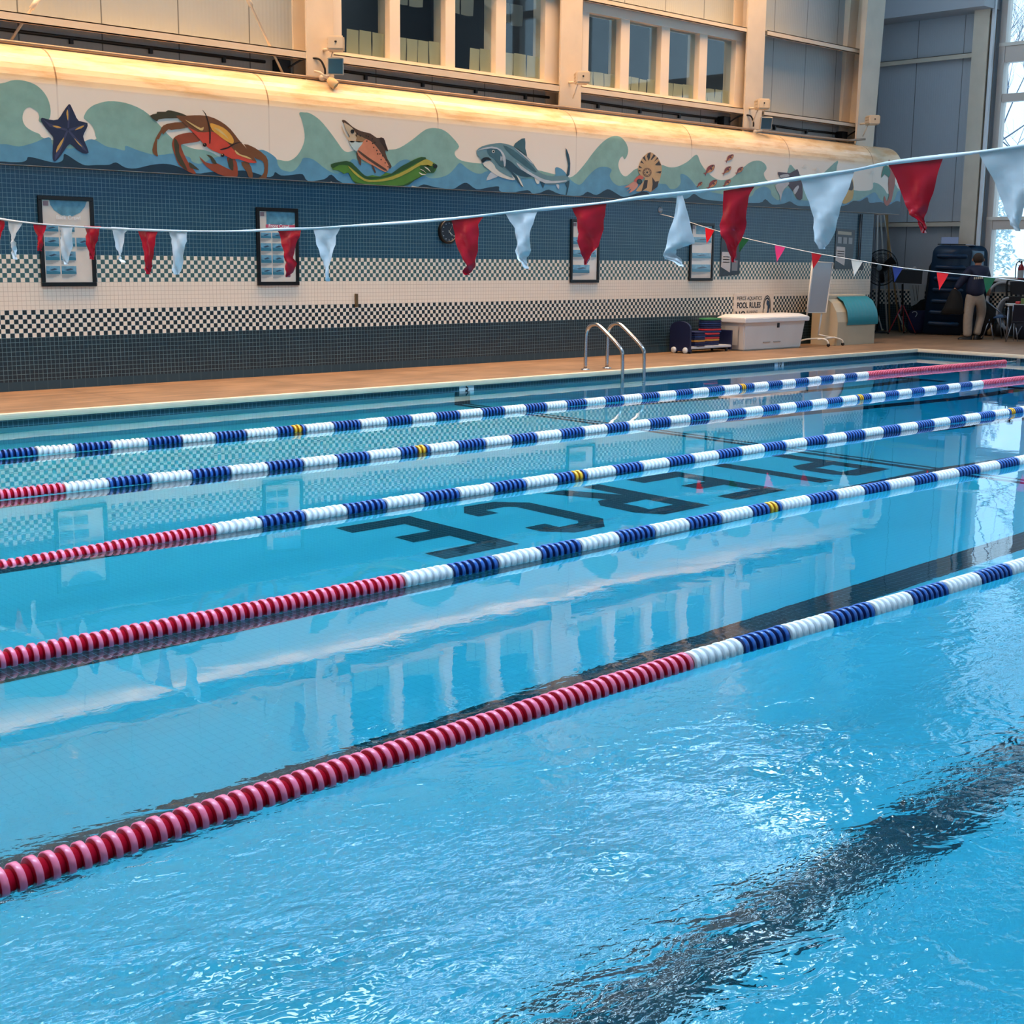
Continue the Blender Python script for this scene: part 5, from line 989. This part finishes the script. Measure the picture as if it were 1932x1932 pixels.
# pedestal fan
FB = prop_frame(1654, 627, 26.3); fan = thing('pedestal_fan', 'large black pedestal fan in front of the poles', 'fan', FB); FK = mat((20, 20, 23), .4, .3, name='black_metal')
fc = onV(1663, 505, FB); vd = Vector((FB.x, FB.y, 0)).normalized(); sd = Vector((vd.y, -vd.x, 0)); R_ = .375
rot = (vd*.9+sd*.43).normalized(); e1 = Vector((rot.y, -rot.x, 0)); e2 = Vector((0, 0, 1))
b = MB(); b.lathe(FB, (0, 0, 1), [(0, .25), (.02, .25), (.05, .10), (.06, .03)], 20); b.build('base', FK, fan)
b = MB(); b.tube([FB+Vector((0, 0, .05)), (FB.x, FB.y, fc.z)], .022, 10); b.build('stand', FK, fan)
b = MB()
for off, rad in ((-.09, R_*.55), (-.06, R_*.8), (0, R_), (.06, R_*.8)):
    b.tube([fc+rot*off+(e1*math.cos(a)+e2*math.sin(a))*rad for a in [2*math.pi*k/28 for k in range(28)]], .010 if off == 0 else .004, 6, closed=True)
for k in range(72):
    a = 2*math.pi*k/72; d_ = e1*math.cos(a)+e2*math.sin(a); b.tube([fc-rot*.10+d_*.07, fc-rot*.09+d_*R_*.55, fc-rot*.06+d_*R_*.8, fc+d_*R_, fc+rot*.06+d_*R_*.8, fc+rot*.1+d_*.07], .0028, 4)
b.build('cage', FK, fan)
for k in range(3):
    b = MB(); vs = []
    for i in range(6):
        for j in range(5): a = 2*math.pi*k/3+(.35+.75*(j/4))*(1-.25*i/5); r = .06+(R_*.86-.06)*i/5; vs.append(fc+(e1*math.cos(a)+e2*math.sin(a))*r+rot*(.05-.06*j/4))
    b.add(vs, [(i*5+j, i*5+j+1, i*5+j+6, i*5+j+5) for i in range(5) for j in range(4)], 0, True); b.build('blade', mat((36, 36, 40), .35, .5), fan)
b = MB(); b.lathe(fc-rot*.11, rot, [(0, 0), (0, .06), (.012, .065), (.02, .05)], 22); b.build('hub_badge', mat((120, 134, 142), .35), fan)
b = MB(); b.lathe(fc+rot*.02, rot, [(0, .07), (.14, .08), (.2, .05), (.21, 0)], 16); b.build('motor', FK, fan)
# black display on a red tripod
TB = prop_frame(1703, 624, 26.2); tp = thing('timer_display', 'black display box on a stand with red tripod legs', 'display', TB)
a = [onV(x, y, TB) for x, y in ((1684, 508), (1741, 511), (1739, 536), (1684, 533))]
b = MB(); b.prism(a, vd*.22); b.build('display_box', mat((18, 20, 26), .5), tp)
b = MB(); J = onV(1703, 574, TB, .1); b.tube([onV(1703, 536, TB, .1), J], .022, 10); b.tube([J, J-Vector((0, 0, .25))], .02, 8); b.build('stand_pole', FK, tp)
for x, y, o_ in ((1676, 623, 0), (1728, 622, .1), (1706, 618, .45)):
    F_ = onV(x, y, TB, o_); F_.z = DECK+.015; b = MB(); b.tube([J, F_], .012, 8); lg = b.build('leg', mat((176, 46, 56), .45, name='red_tube'), tp); b = MB(); b.ball(F_, .022, n=8); b.build('rubber_foot', FK, lg)
for x, w_, lab in ((1712, .07, 'left'), (1725, .10, 'right')):
    q = onV(x, 507.5, TB, .1); q.z = max(v.z for v in a)+.003-.01; b = MB(); b.ball(q+Vector((0, 0, w_*.35)), w_*.5, n=10, sq=(1.2, .8, .75)); tag(b.build('pale_oddment', mat((196, 186, 178), .8)), 'small pale hat lying on the black display box, %s one' % lab, 'oddment', 'pale oddments on the display box')  # small pale objects of unclear kind
# blue tote bag, black net panel, white board on the end wall
GB = prop_frame(1733, 628, 26.9); bg = thing('tote_bag', 'dark blue tote bag with a white handle on the deck beside the mats', 'bag', GB)
b = MB(); loft(b, [(1716, 1749, 628, .28), (1712, 1752, 620, .34), (1713, 1753, 600, .32), (1716, 1755, 588, .26), (1718, 1753, 586, .2)], GB, wob=.02); b.build('bag_body', mat((22, 26, 72), .7, name='blue_canvas'), bg)
b = MB(); b.tube(smooth_path([onV(x, y, GB, -.17) for x, y in ((1721, 590), (1724, 588), (1729, 589), (1730, 593), (1727, 598))], 4), .010, 6); b.build('handle', mat((214, 216, 220), .6), bg)
NB = prop_frame(1732, 626, 27.25); b = MB(); P_ = [onV(x, y, NB) for x, y in ((1712, 590), (1737, 566), (1752, 562), (1752, 620), (1712, 620))]; b.prism(P_, vd*.03)
for i in range(6): b.tube([onV(1714+i*6, 586-i*4.2, NB, -.01), onV(1714+i*6, 616, NB, -.01)], .006, 5)
tag(b.build('folded_net', mat((18, 20, 24), .8)), 'black folded net panel standing behind the blue bag', 'net')
b = MB(); P_ = [onX(x, y, 27.55) for x, y in ((1716, 537), (1746, 537), (1744, 566), (1720, 578))]; b.prism(P_, (-.02, 0, 0)); t = tag(b.build('wall_panel', mat((186, 190, 190), .5)), 'grey-white panel with hanging wires low on the end wall', 'panel')
b = MB()
for x0, x1 in ((1722, 1726), (1728, 1731), (1733, 1731)): b.tube(smooth_path([onX(x0, 538, 27.52), onX((x0+x1)/2, 552, 27.52), onX(x1, 568, 27.52)], 4), .005, 5)
b.build('wire', mat((90, 92, 92), .5), t)

# moulded floating mats standing on end
def mat_panel(base, pts, th, rgb, label, ribs, off=0, name='floating_mat', rim=None):
    t = thing(name, label, 'mat', base, 'moulded mats by the end wall'); P = [onV(x, y, base, off) for x, y in pts]
    bl, br, tr, tl = P; e = Vector((br.x-bl.x, br.y-bl.y, 0)).normalized(); nrm = Vector((-e.y, e.x, 0)); nrm = nrm if nrm.dot(Vector((base[0], base[1], 0))) > 0 else -nrm
    out = [bl, br]; r = .16
    def corner(c, a, d): return [c+(a-c).normalized()*r*(1-math.sin(k*math.pi/12))+(d-c).normalized()*r*(1-math.cos(k*math.pi/12)) for k in range(7)]
    out += corner(tr, br, tl)+corner(tl, tr, bl)
    bm = bmesh.new(); V = [bm.verts.new(p) for p in out]; W2 = [bm.verts.new(p+nrm*th) for p in out]; n_ = len(out)
    bm.faces.new(V); bm.faces.new(W2[::-1])
    for k in range(n_): bm.faces.new([V[k], W2[k], W2[(k+1) % n_], V[(k+1) % n_]])
    bmesh.ops.recalc_face_normals(bm, faces=bm.faces[:]); bmesh.ops.bevel(bm, geom=[e2 for e2 in bm.edges if len(e2.link_faces) == 2 and e2.calc_face_angle(0) > 1.0], offset=.03, segments=2, affect='EDGES')
    b = MB(); b.bm(bm, 0, True); b.build('panel', mat(rgb, .4, name='moulded_plastic'), t)
    for k in range(ribs):
        v = .12+.76*k/max(1, ribs-1); A = bl.lerp(tl, v); B2 = br.lerp(tr, v); b = MB()
        b.tube([A.lerp(B2, .1)-nrm*.012, A.lerp(B2, .14)-nrm*.02, A.lerp(B2, .86)-nrm*.02, A.lerp(B2, .9)-nrm*.012], [.02, .045, .045, .02], 8); b.build('moulded_rib', mat(tuple(int(c*1.12) for c in rgb), .4), t)
    return t, P, nrm
MBs = prop_frame(1778, 632, 26.7)
_, MP, MN = mat_panel(MBs, ((1740, 629), (1814, 633), (1836, 464), (1762, 462)), .12, (18, 48, 76), 'dark blue ribbed floating mat standing on end, front one', 7)
MB2 = prop_frame(1838, 629, 27.12)
mat_panel(MB2, ((1808, 629), (1860, 630), (1864, 464), (1818, 463)), .12, (20, 56, 84), 'dark blue mat standing behind the person with a pale blue face', 0)
b = MB(); P_ = [onV(x, y, MB2, -.01) for x, y in ((1812, 560), (1853, 560), (1857, 474), (1822, 472))]; b.prism(P_, vd*.006); tag(b.build('foam_sheet', mat((128, 168, 196), .5)), 'pale blue sheet on the mat behind the person', 'sheet')
MB3 = prop_frame(1748, 627, 27.2)
b = MB(); loft(b, [(1744, 1760, 627, .1), (1745, 1760, 560, .1), (1747, 1762, 545, .1), (1750, 1764, 520, .1), (1753, 1766, 503, .1), (1758, 1768, 494, .08), (1763, 1768, 491, .05)], MB3); tag(b.build('rolled_mat', mat((20, 26, 34), .6)), 'black curved mat edge left of the front blue mat', 'mat')
q = (MP[2]+MP[3])/2; zt = max(MP[2].z, MP[3].z)
b = MB(); A, B2 = onV(1770, 460, MBs, .05), onV(1822, 461, MBs, .05); b.prism([A, B2, B2+vd*.3, A+vd*.3], (0, 0, .02)); b.v = [(x, y, z-A.z+zt+.004) for x, y, z in b.v]; tag(b.build('tray', mat((16, 20, 26), .4)), 'black tray lying on top of the front blue mat', 'tray')
b = MB(); A, B2 = onV(1776, 458, MBs, .08), onV(1808, 458, MBs, .08); b.prism([A, B2, B2+vd*.22, A+vd*.22], (0, 0, .135)); b.v = [(x, y, z-A.z+zt+.026) for x, y, z in b.v]; tag(b.build('carton', mat((176, 196, 236), .6)), 'pale blue-white box on the black tray on the mat', 'box')
b = MB(); A, B2 = onV(1823, 463, MBs, .1), onV(1840, 464, MBs, .1); b.prism([A, B2, B2+vd*.25, A+vd*.25], (0, 0, .012)); b.v = [(x, y, z-A.z+zt+.004) for x, y, z in b.v]; tag(b.build('paper_stack', mat((210, 220, 236), .7)), 'thin stack of papers at the right end of the mat top', 'papers')

# ------------------------------------------------------------------ person bending over the chair
PB = prop_frame(1828, 641, 25.6); pr = thing('person', 'person in navy jacket and khaki trousers bending over, seen from behind', 'person', PB)
def skin(name, J, E, m, parent, sub=2):
    names = list(J); me = bpy.data.meshes.new(name); me.from_pydata([J[k][0] for k in names], [(names.index(a), names.index(c)) for a, c in E], [])
    o = bpy.data.objects.new(name, me); COL.objects.link(o); md = o.modifiers.new('s', 'SKIN'); md.use_smooth_shade = True
    for i, k in enumerate(names):
        r = J[k][1]; me.skin_vertices[0].data[i].radius = (r, r) if not isinstance(r, tuple) else r
        me.skin_vertices[0].data[i].use_root = (i == 0)
    s = o.modifiers.new('u', 'SUBSURF'); s.levels = sub; s.render_levels = sub
    dg = bpy.context.evaluated_depsgraph_get(); m2 = bpy.data.meshes.new_from_object(o.evaluated_get(dg)); bpy.data.objects.remove(o, do_unlink=True)
    m2.materials.clear(); m2.materials.append(m); m2.polygons.foreach_set('use_smooth', [True]*len(m2.polygons))
    o = bpy.data.objects.new(name, m2); COL.objects.link(o); setp(o, parent); return o
L = lambda x, y, off=0.0: onV(x, y, PB, off)
SKIN_ = mat((168, 120, 96), .55, name='skin')
J = {'pelvis': (L(1839, 556, .02), .125), 'belly': (L(1841, 540, .0), .12), 'chest': (L(1844, 521, .06), .13), 'neck': (L(1845, 505, .10), .055), 'jaw': (L(1846, 497, .13), .07), 'skull': (L(1846, 490, .14), .098), 'crown': (L(1846, 484, .13), .07),
     'shl': (L(1830, 513, .08), .05), 'ell': (L(1812, 532, .02), .045), 'wrl': (L(1801, 548, -.02), .032), 'pal': (L(1798, 552, -.02), .036), 'shr': (L(1857, 512, .1), .05), 'elr': (L(1864, 530, .16), .045), 'wrr': (L(1866, 546, .24), .032), 'par': (L(1866, 550, .26), .036),
     'hpl': (L(1831, 562, .02), .095), 'knl': (L(1826, 599, .0), .062), 'anl': (L(1825, 634, .02), .042), 'hpr': (L(1848, 562, .04), .095), 'knr': (L(1851, 594, .22), .06), 'anr': (L(1842, 632, .12), .042)}
for s_ in 'lr':
    p = J['pa'+s_][0]
    for k in range(5): J['f%s%d' % (s_, k)] = (p+sd*(.03-.017*k)+Vector((0, 0, -.05-(.008 if k in (1, 2) else 0)+(.03 if k == 0 else 0))), .010); J['g%s%d' % (s_, k)] = (p+sd*(.028-.016*k)+vd*.02+Vector((0, 0, -.085+(.035 if k == 0 else 0))), .009)
E = [('pelvis','belly'),('belly','chest'),('chest','neck'),('neck','jaw'),('jaw','skull'),('skull','crown'),('chest','shl'),('shl','ell'),('ell','wrl'),('wrl','pal'),('chest','shr'),('shr','elr'),('elr','wrr'),('wrr','par'),('pelvis','hpl'),('hpl','knl'),('knl','anl'),('pelvis','hpr'),('hpr','knr'),('knr','anr')]
for s_ in 'lr':
    for k in range(5): E += [('pa'+s_, 'f%s%d' % (s_, k)), ('f%s%d' % (s_, k), 'g%s%d' % (s_, k))]
skin('body', J, E, SKIN_, pr)
KH = mat((170, 156, 142), .85, noise=.06, nscale=20, name='khaki_cotton')
T = {'waist': (L(1839, 546, .02), .15), 'pelvis': (L(1839, 558, .02), .17), 'hpl': (L(1832, 566, .02), .125), 'tl': (L(1828, 582, .01), .105), 'knl': (L(1826, 599, .0), .10), 'cl': (L(1825.5, 618, .01), .096), 'anl': (L(1825, 636, .02), .09), 'hpr': (L(1848, 566, .04), .125), 'tr': (L(1852, 582, .14), .105), 'knr': (L(1851, 596, .22), .09), 'cr': (L(1846, 616, .16), .08), 'anr': (L(1842, 633, .12), .08)}
skin('trousers', T, [('waist','pelvis'),('pelvis','hpl'),('hpl','tl'),('tl','knl'),('knl','cl'),('cl','anl'),('pelvis','hpr'),('hpr','tr'),('tr','knr'),('knr','cr'),('cr','anr')], KH, pr)
JN = mat((16, 26, 58), .7, noise=.1, nscale=15, name='navy_fleece')
K = {'hem': (L(1838, 561, .02), .19), 'waist': (L(1840, 546, .01), .19), 'chest': (L(1844, 524, .06), .195), 'yoke': (L(1845, 510, .09), .13), 'collar': (L(1846, 502, .11), .085), 'shl': (L(1830, 512, .08), .115), 'ell': (L(1813, 532, .02), .085), 'wrl': (L(1803, 546, -.02), .058), 'shr': (L(1858, 511, .1), .115), 'elr': (L(1864, 530, .16), .075), 'wrr': (L(1866, 543, .23), .055)}
skin('jacket', K, [('hem','waist'),('waist','chest'),('chest','yoke'),('yoke','collar'),('yoke','shl'),('shl','ell'),('ell','wrl'),('yoke','shr'),('shr','elr'),('elr','wrr')], JN, pr)
hc = L(1846, 489, .14); b = MB(); b.ball(hc-vd*.012+Vector((0, 0, .016)), .107, n=18, sq=(1, 1, 1.04)); b.build('hair', mat((58, 46, 38), .8, noise=.3, nscale=40), pr)
for sgn in (-1, 1): b = MB(); b.ball(hc+sd*sgn*.103+Vector((0, 0, -.015)), .026, n=8, sq=(.6, .8, 1.3)); b.build('ear', SKIN_, pr)
for (ax, ay, of, tx) in ((1825, 637, .02, -1), (1843, 634, .12, 1)):
    p = L(ax, ay, of); p.z = DECK; d_ = (sd*-.9-vd*.1) if tx < 0 else (sd*.4+vd*.8); d_ = d_.normalized(); b = MB()
    n_ = Vector((-d_.y, d_.x, 0)); vs = []
    prof_ = [(-.09, .035, .085), (-.05, .045, .10), (.02, .045, .085), (.09, .05, .06), (.15, .045, .045), (.18, .02, .03)]
    for (t_, w_, h_) in prof_:
        for k in range(8): a_ = math.pi*k/7; vs.append(p+d_*t_+n_*w_*math.cos(a_)+Vector((0, 0, h_*math.sin(a_)**.7)))
    fs = [(i*8+k, i*8+k+1, i*8+k+9, i*8+k+8) for i in range(len(prof_)-1) for k in range(7)]+[tuple(range(8)), tuple((len(prof_)-1)*8+k for k in range(8))]
    b.add(vs, fs, 0, True); b.build('shoe', mat((20, 18, 18), .5), pr)
b = MB()
for k in range(5): c_ = L(1839+k*3.6, 525-.3*k, -.125); b.box(c_-Vector((.012, .012, .022)), c_+Vector((.012, .012, .022)), bev=.005)
b.build('back_lettering', mat((196, 190, 176), .6), pr)
BKC = mat((10, 10, 12), .8, noise=.2, nscale=12, name='black_cloth')
b = MB(); loft(b, [(1797, 1803, 545, .06, -.05), (1792, 1812, 552, .14, -.05), (1787, 1817, 566, .2, -.05), (1781, 1818, 580, .24, -.05), (1773, 1818, 591, .22, -.05), (1779, 1814, 593, .16, -.05)], PB, wob=.06); tag(b.build('held_coat', BKC), 'black coat hanging from the left hand of the person', 'coat')
# chairs, draped coat
CH = mat((14, 20, 44), .55, name='navy_seat'); CT = mat((150, 160, 176), .3, .9, name='chrome')
def chair(base, seat, legs, back, label):
    t = thing('stacking_chair', label, 'chair', base, 'navy stacking chairs by the end wall'); V = lambda q: onV(q[0], q[1], base, q[2])
    P = [V(q) for q in seat]; b = MB(); b.prism(P, (0, 0, .03)); b.build('seat', mat((70, 104, 150), .3) if 'coat' in label else CH, t)
    for q in legs:
        A, B2 = V(q[0]), V(q[1]); B2.z = DECK+.008; b = MB(); b.tube([A, B2], .012, 8); b.build('leg', CT, t)
    b = MB(); P = [V(q) for q in back]; b.prism(P, vd*.03); b.build('backrest', CH, t)
    b = MB(); b.tube([V(seat[0]), V(back[3])], .012, 8); b.tube([V(seat[1]), V(back[2])], .012, 8); b.build('back_frame', CT, t)
C1 = prop_frame(1872, 640, 26.0)
chair(C1, ((1866, 601, -.05), (1899, 599, .1), (1892, 596, .42), (1862, 597, .35)), (((1867, 602, -.05), (1853, 637, -.05)), ((1868, 602, 0), (1874, 642, -.1)), ((1890, 600, .15), (1897, 641, .15)), ((1886, 598, .4), (1890, 634, .4))), ((1861, 594, .3), (1866, 600, .0), (1858, 566, -.05), (1850, 566, .3)), 'navy stacking chair with a black coat over its back')
b = MB(); loft(b, [(1854, 1862, 568, .16), (1847, 1871, 573, .34), (1842, 1878, 584, .42), (1838, 1880, 596, .44), (1840, 1876, 608, .4), (1843, 1866, 620, .3), (1844, 1857, 630, .2), (1846, 1850, 636, .06)], C1, off0=.12, wob=.07); tag(b.build('draped_coat', BKC), 'black coat draped over the back of the left navy chair', 'coat')
C2 = prop_frame(1915, 645, 26.2)
chair(C2, ((1909, 610, 0), (1944, 611, .05), (1946, 606, .4), (1912, 606, .4)), (((1909, 611, 0), (1898, 646, -.05)), ((1916, 611, .05), (1920, 646, .0)), ((1913, 607, .4), (1912, 642, .35)), ((1944, 611, .05), (1950, 646, .0))), ((1910, 606, -.04), (1946, 607, -.02), (1945, 576, -.1), (1912, 575, -.12)), 'navy stacking chair cut by the right edge of the picture')
BK2 = prop_frame(1922, 640, 26.9); t = thing('backpack', 'dark backpack on the deck under the right-hand chair', 'bag', BK2); b = MB(); loft(b, [(1914, 1942, 640, .3), (1912, 1946, 632, .34), (1913, 1945, 618, .3), (1918, 1940, 611, .2)], BK2, wob=.03); b.build('bag_body', mat((14, 18, 34), .8), t); b = MB(); b.tube(smooth_path([onV(1918, 636, BK2, -.18), onV(1923, 624, BK2, -.2), onV(1928, 616, BK2, -.14)], 4), .012, 6); b.build('strap', mat((120, 124, 136), .7), t)
BB = prop_frame(1886, 634, 27.1); b = MB(); loft(b, [(1875, 1897, 634, .3), (1874, 1898, 625, .32), (1877, 1894, 612, .28), (1882, 1890, 606, .1)], BB, wob=.04); tag(b.build('garbage_bag', mat((12, 12, 14), .5)), 'black bag on the deck behind the left chair', 'bag')
KB = prop_frame(1868, 631, 27.2); b = MB(); loft(b, [(1862, 1874, 631, .2), (1862, 1874, 620, .2), (1863, 1874, 612, .18)], KB, n=4); tag(b.build('cardboard_box', mat((150, 124, 88), .8)), 'tan carton behind the coat-draped chair', 'box')
# hose loops and coil
HB = prop_frame(1893, 622, 27.3); t = thing('vacuum_hose', 'grey pool vacuum hose coiled by the hand truck with one big loop standing up', 'hose', HB); HM = mat((176, 178, 184), .45, name='grey_hose')
b = MB(); b.tube(smooth_path([onV(1893+30*math.cos(a), 566-33*math.sin(a), HB, .02*math.sin(a)) for a in [2*math.pi*k/20 for k in range(20)]], 3, True), .032, 10, closed=True); b.build('standing_loop', HM, t)
for k in range(5): b = MB(); rr = 15+k*2.2; b.tube(smooth_path([onV(1903+rr*.9*math.cos(a), 592-rr*1.25*math.sin(a), HB, -.12-.055*k) for a in [2*math.pi*i/18 for i in range(18)]], 3, True), .026, 8, closed=True); b.build('coil', HM, t)
# hand truck with a black case
UB = prop_frame(1915, 634, 27.15); t = thing('hand_truck', 'black hand truck carrying dark cases under the window', 'hand truck', UB); V = lambda x, y, o=0: onV(x, y, UB, o)
b = MB(); b.tube(smooth_path([V(1898, 628), V(1899, 560), V(1900, 534), V(1904, 528.5), (V(1912, 528)), V(1930, 528.5), V(1934, 534), V(1936, 628)], 3), .02, 8); b.tube([V(1900, 550), V(1935, 551)], .014, 8); b.tube([V(1899, 585), V(1936, 586)], .014, 8); b.build('frame', FK, t)
b = MB(); b.prism([V(1904, 632, -.1), V(1938, 632, -.1), V(1938, 560, -.1), V(1904, 560, -.1)], vd*.25); b.build('lower_case', mat((22, 20, 24), .6), t)
b = MB(); b.prism([V(1908, 556, -.08), V(1938, 556, -.08), V(1938, 531, -.08), V(1908, 531, -.08)], vd*.22); b.build('upper_case', mat((20, 20, 26), .6), t)
for x in (1901, 1936): b = MB(); c_ = V(x, 626); c_.z = DECK+.09; b.lathe(c_-sd*.02, sd, [(0, 0), (0, .085), (.01, .09), (.035, .09), (.045, .085), (.045, 0)], 18); b.build('wheel', FK, t)
# table with a bright packet
QB = prop_frame(1925, 645, 26.6); t = thing('folding_table', 'pale folding table cut by the right edge of the picture', 'table', QB); V = lambda x, y, o=0: onV(x, y, QB, o)
A = V(1901, 577, -.1); zz = A.z; dd = .7; C_ = V(1960, 577, -.1); b = MB(); b.prism([A, Vector((C_.x, C_.y, zz)), Vector((C_.x, C_.y, zz))+vd*.6, A+vd*.6], (0, 0, .035)); b.build('tabletop', mat((206, 206, 204), .5), t)
for px_, o_ in ((1903, 0), (1957, 0), (1904, .5), (1956, .5)): p = V(px_, 577, o_-.08); b = MB(); b.tube([(p.x, p.y, DECK), (p.x, p.y, zz)], .016, 8); b.build('leg', CT, t)
for x, rgb, h_, nm in ((1921, (198, 60, 62), .05, 'red'), (1931, (96, 120, 70), .11, 'green')):
    p = V(x, 577, .1); b = MB(); b.box((p.x-.045, p.y-.045, zz+.036), (p.x+.045, p.y+.045, zz+.036+h_), bev=.02); tag(b.build('packet', mat(rgb, .6)), 'small %s packet on the pale table at the right edge' % nm, 'packet')
# fire extinguisher on the window ledge
p = onX(1926, 515, 27.45); p.z = 1.286; t = thing('fire_extinguisher', 'fire extinguisher with a white label and black hose on the window ledge', 'fire extinguisher', p)
b = MB(); b.lathe(p, (0, 0, 1), [(0, .05), (.01, .062), (.24, .062), (.28, .05), (.31, .024), (.33, .02)], 20); b.build('cylinder', mat((150, 24, 32), .3, name='red_enamel'), t)
b = MB(); b.lathe(p+Vector((0, 0, .03)), (0, 0, 1), [(0, .0635), (.16, .0635)], 20); b.build('label_band', mat((176, 178, 178), .4), t)
b = MB(); b.tube([p+Vector((0, 0, .32)), p+Vector((0, 0, .37))], .018, 8); b.box(p+Vector((-.02, -.07, .37)), p+Vector((.02, .05, .385))); b.box(p+Vector((-.02, -.07, .395)), p+Vector((.02, .05, .41))); b.build('valve_handle', mat((40, 36, 36), .4, .6), t)
b = MB(); b.tube(smooth_path([p+Vector((0, .0, .35)), p+Vector((-.02, .07, .36)), p+Vector((-.03, .10, .28)), p+Vector((-.03, .10, .1)), p+Vector((-.04, .09, .03))], 4), .011, 6); b.build('hose', mat((18, 18, 18), .5), t)
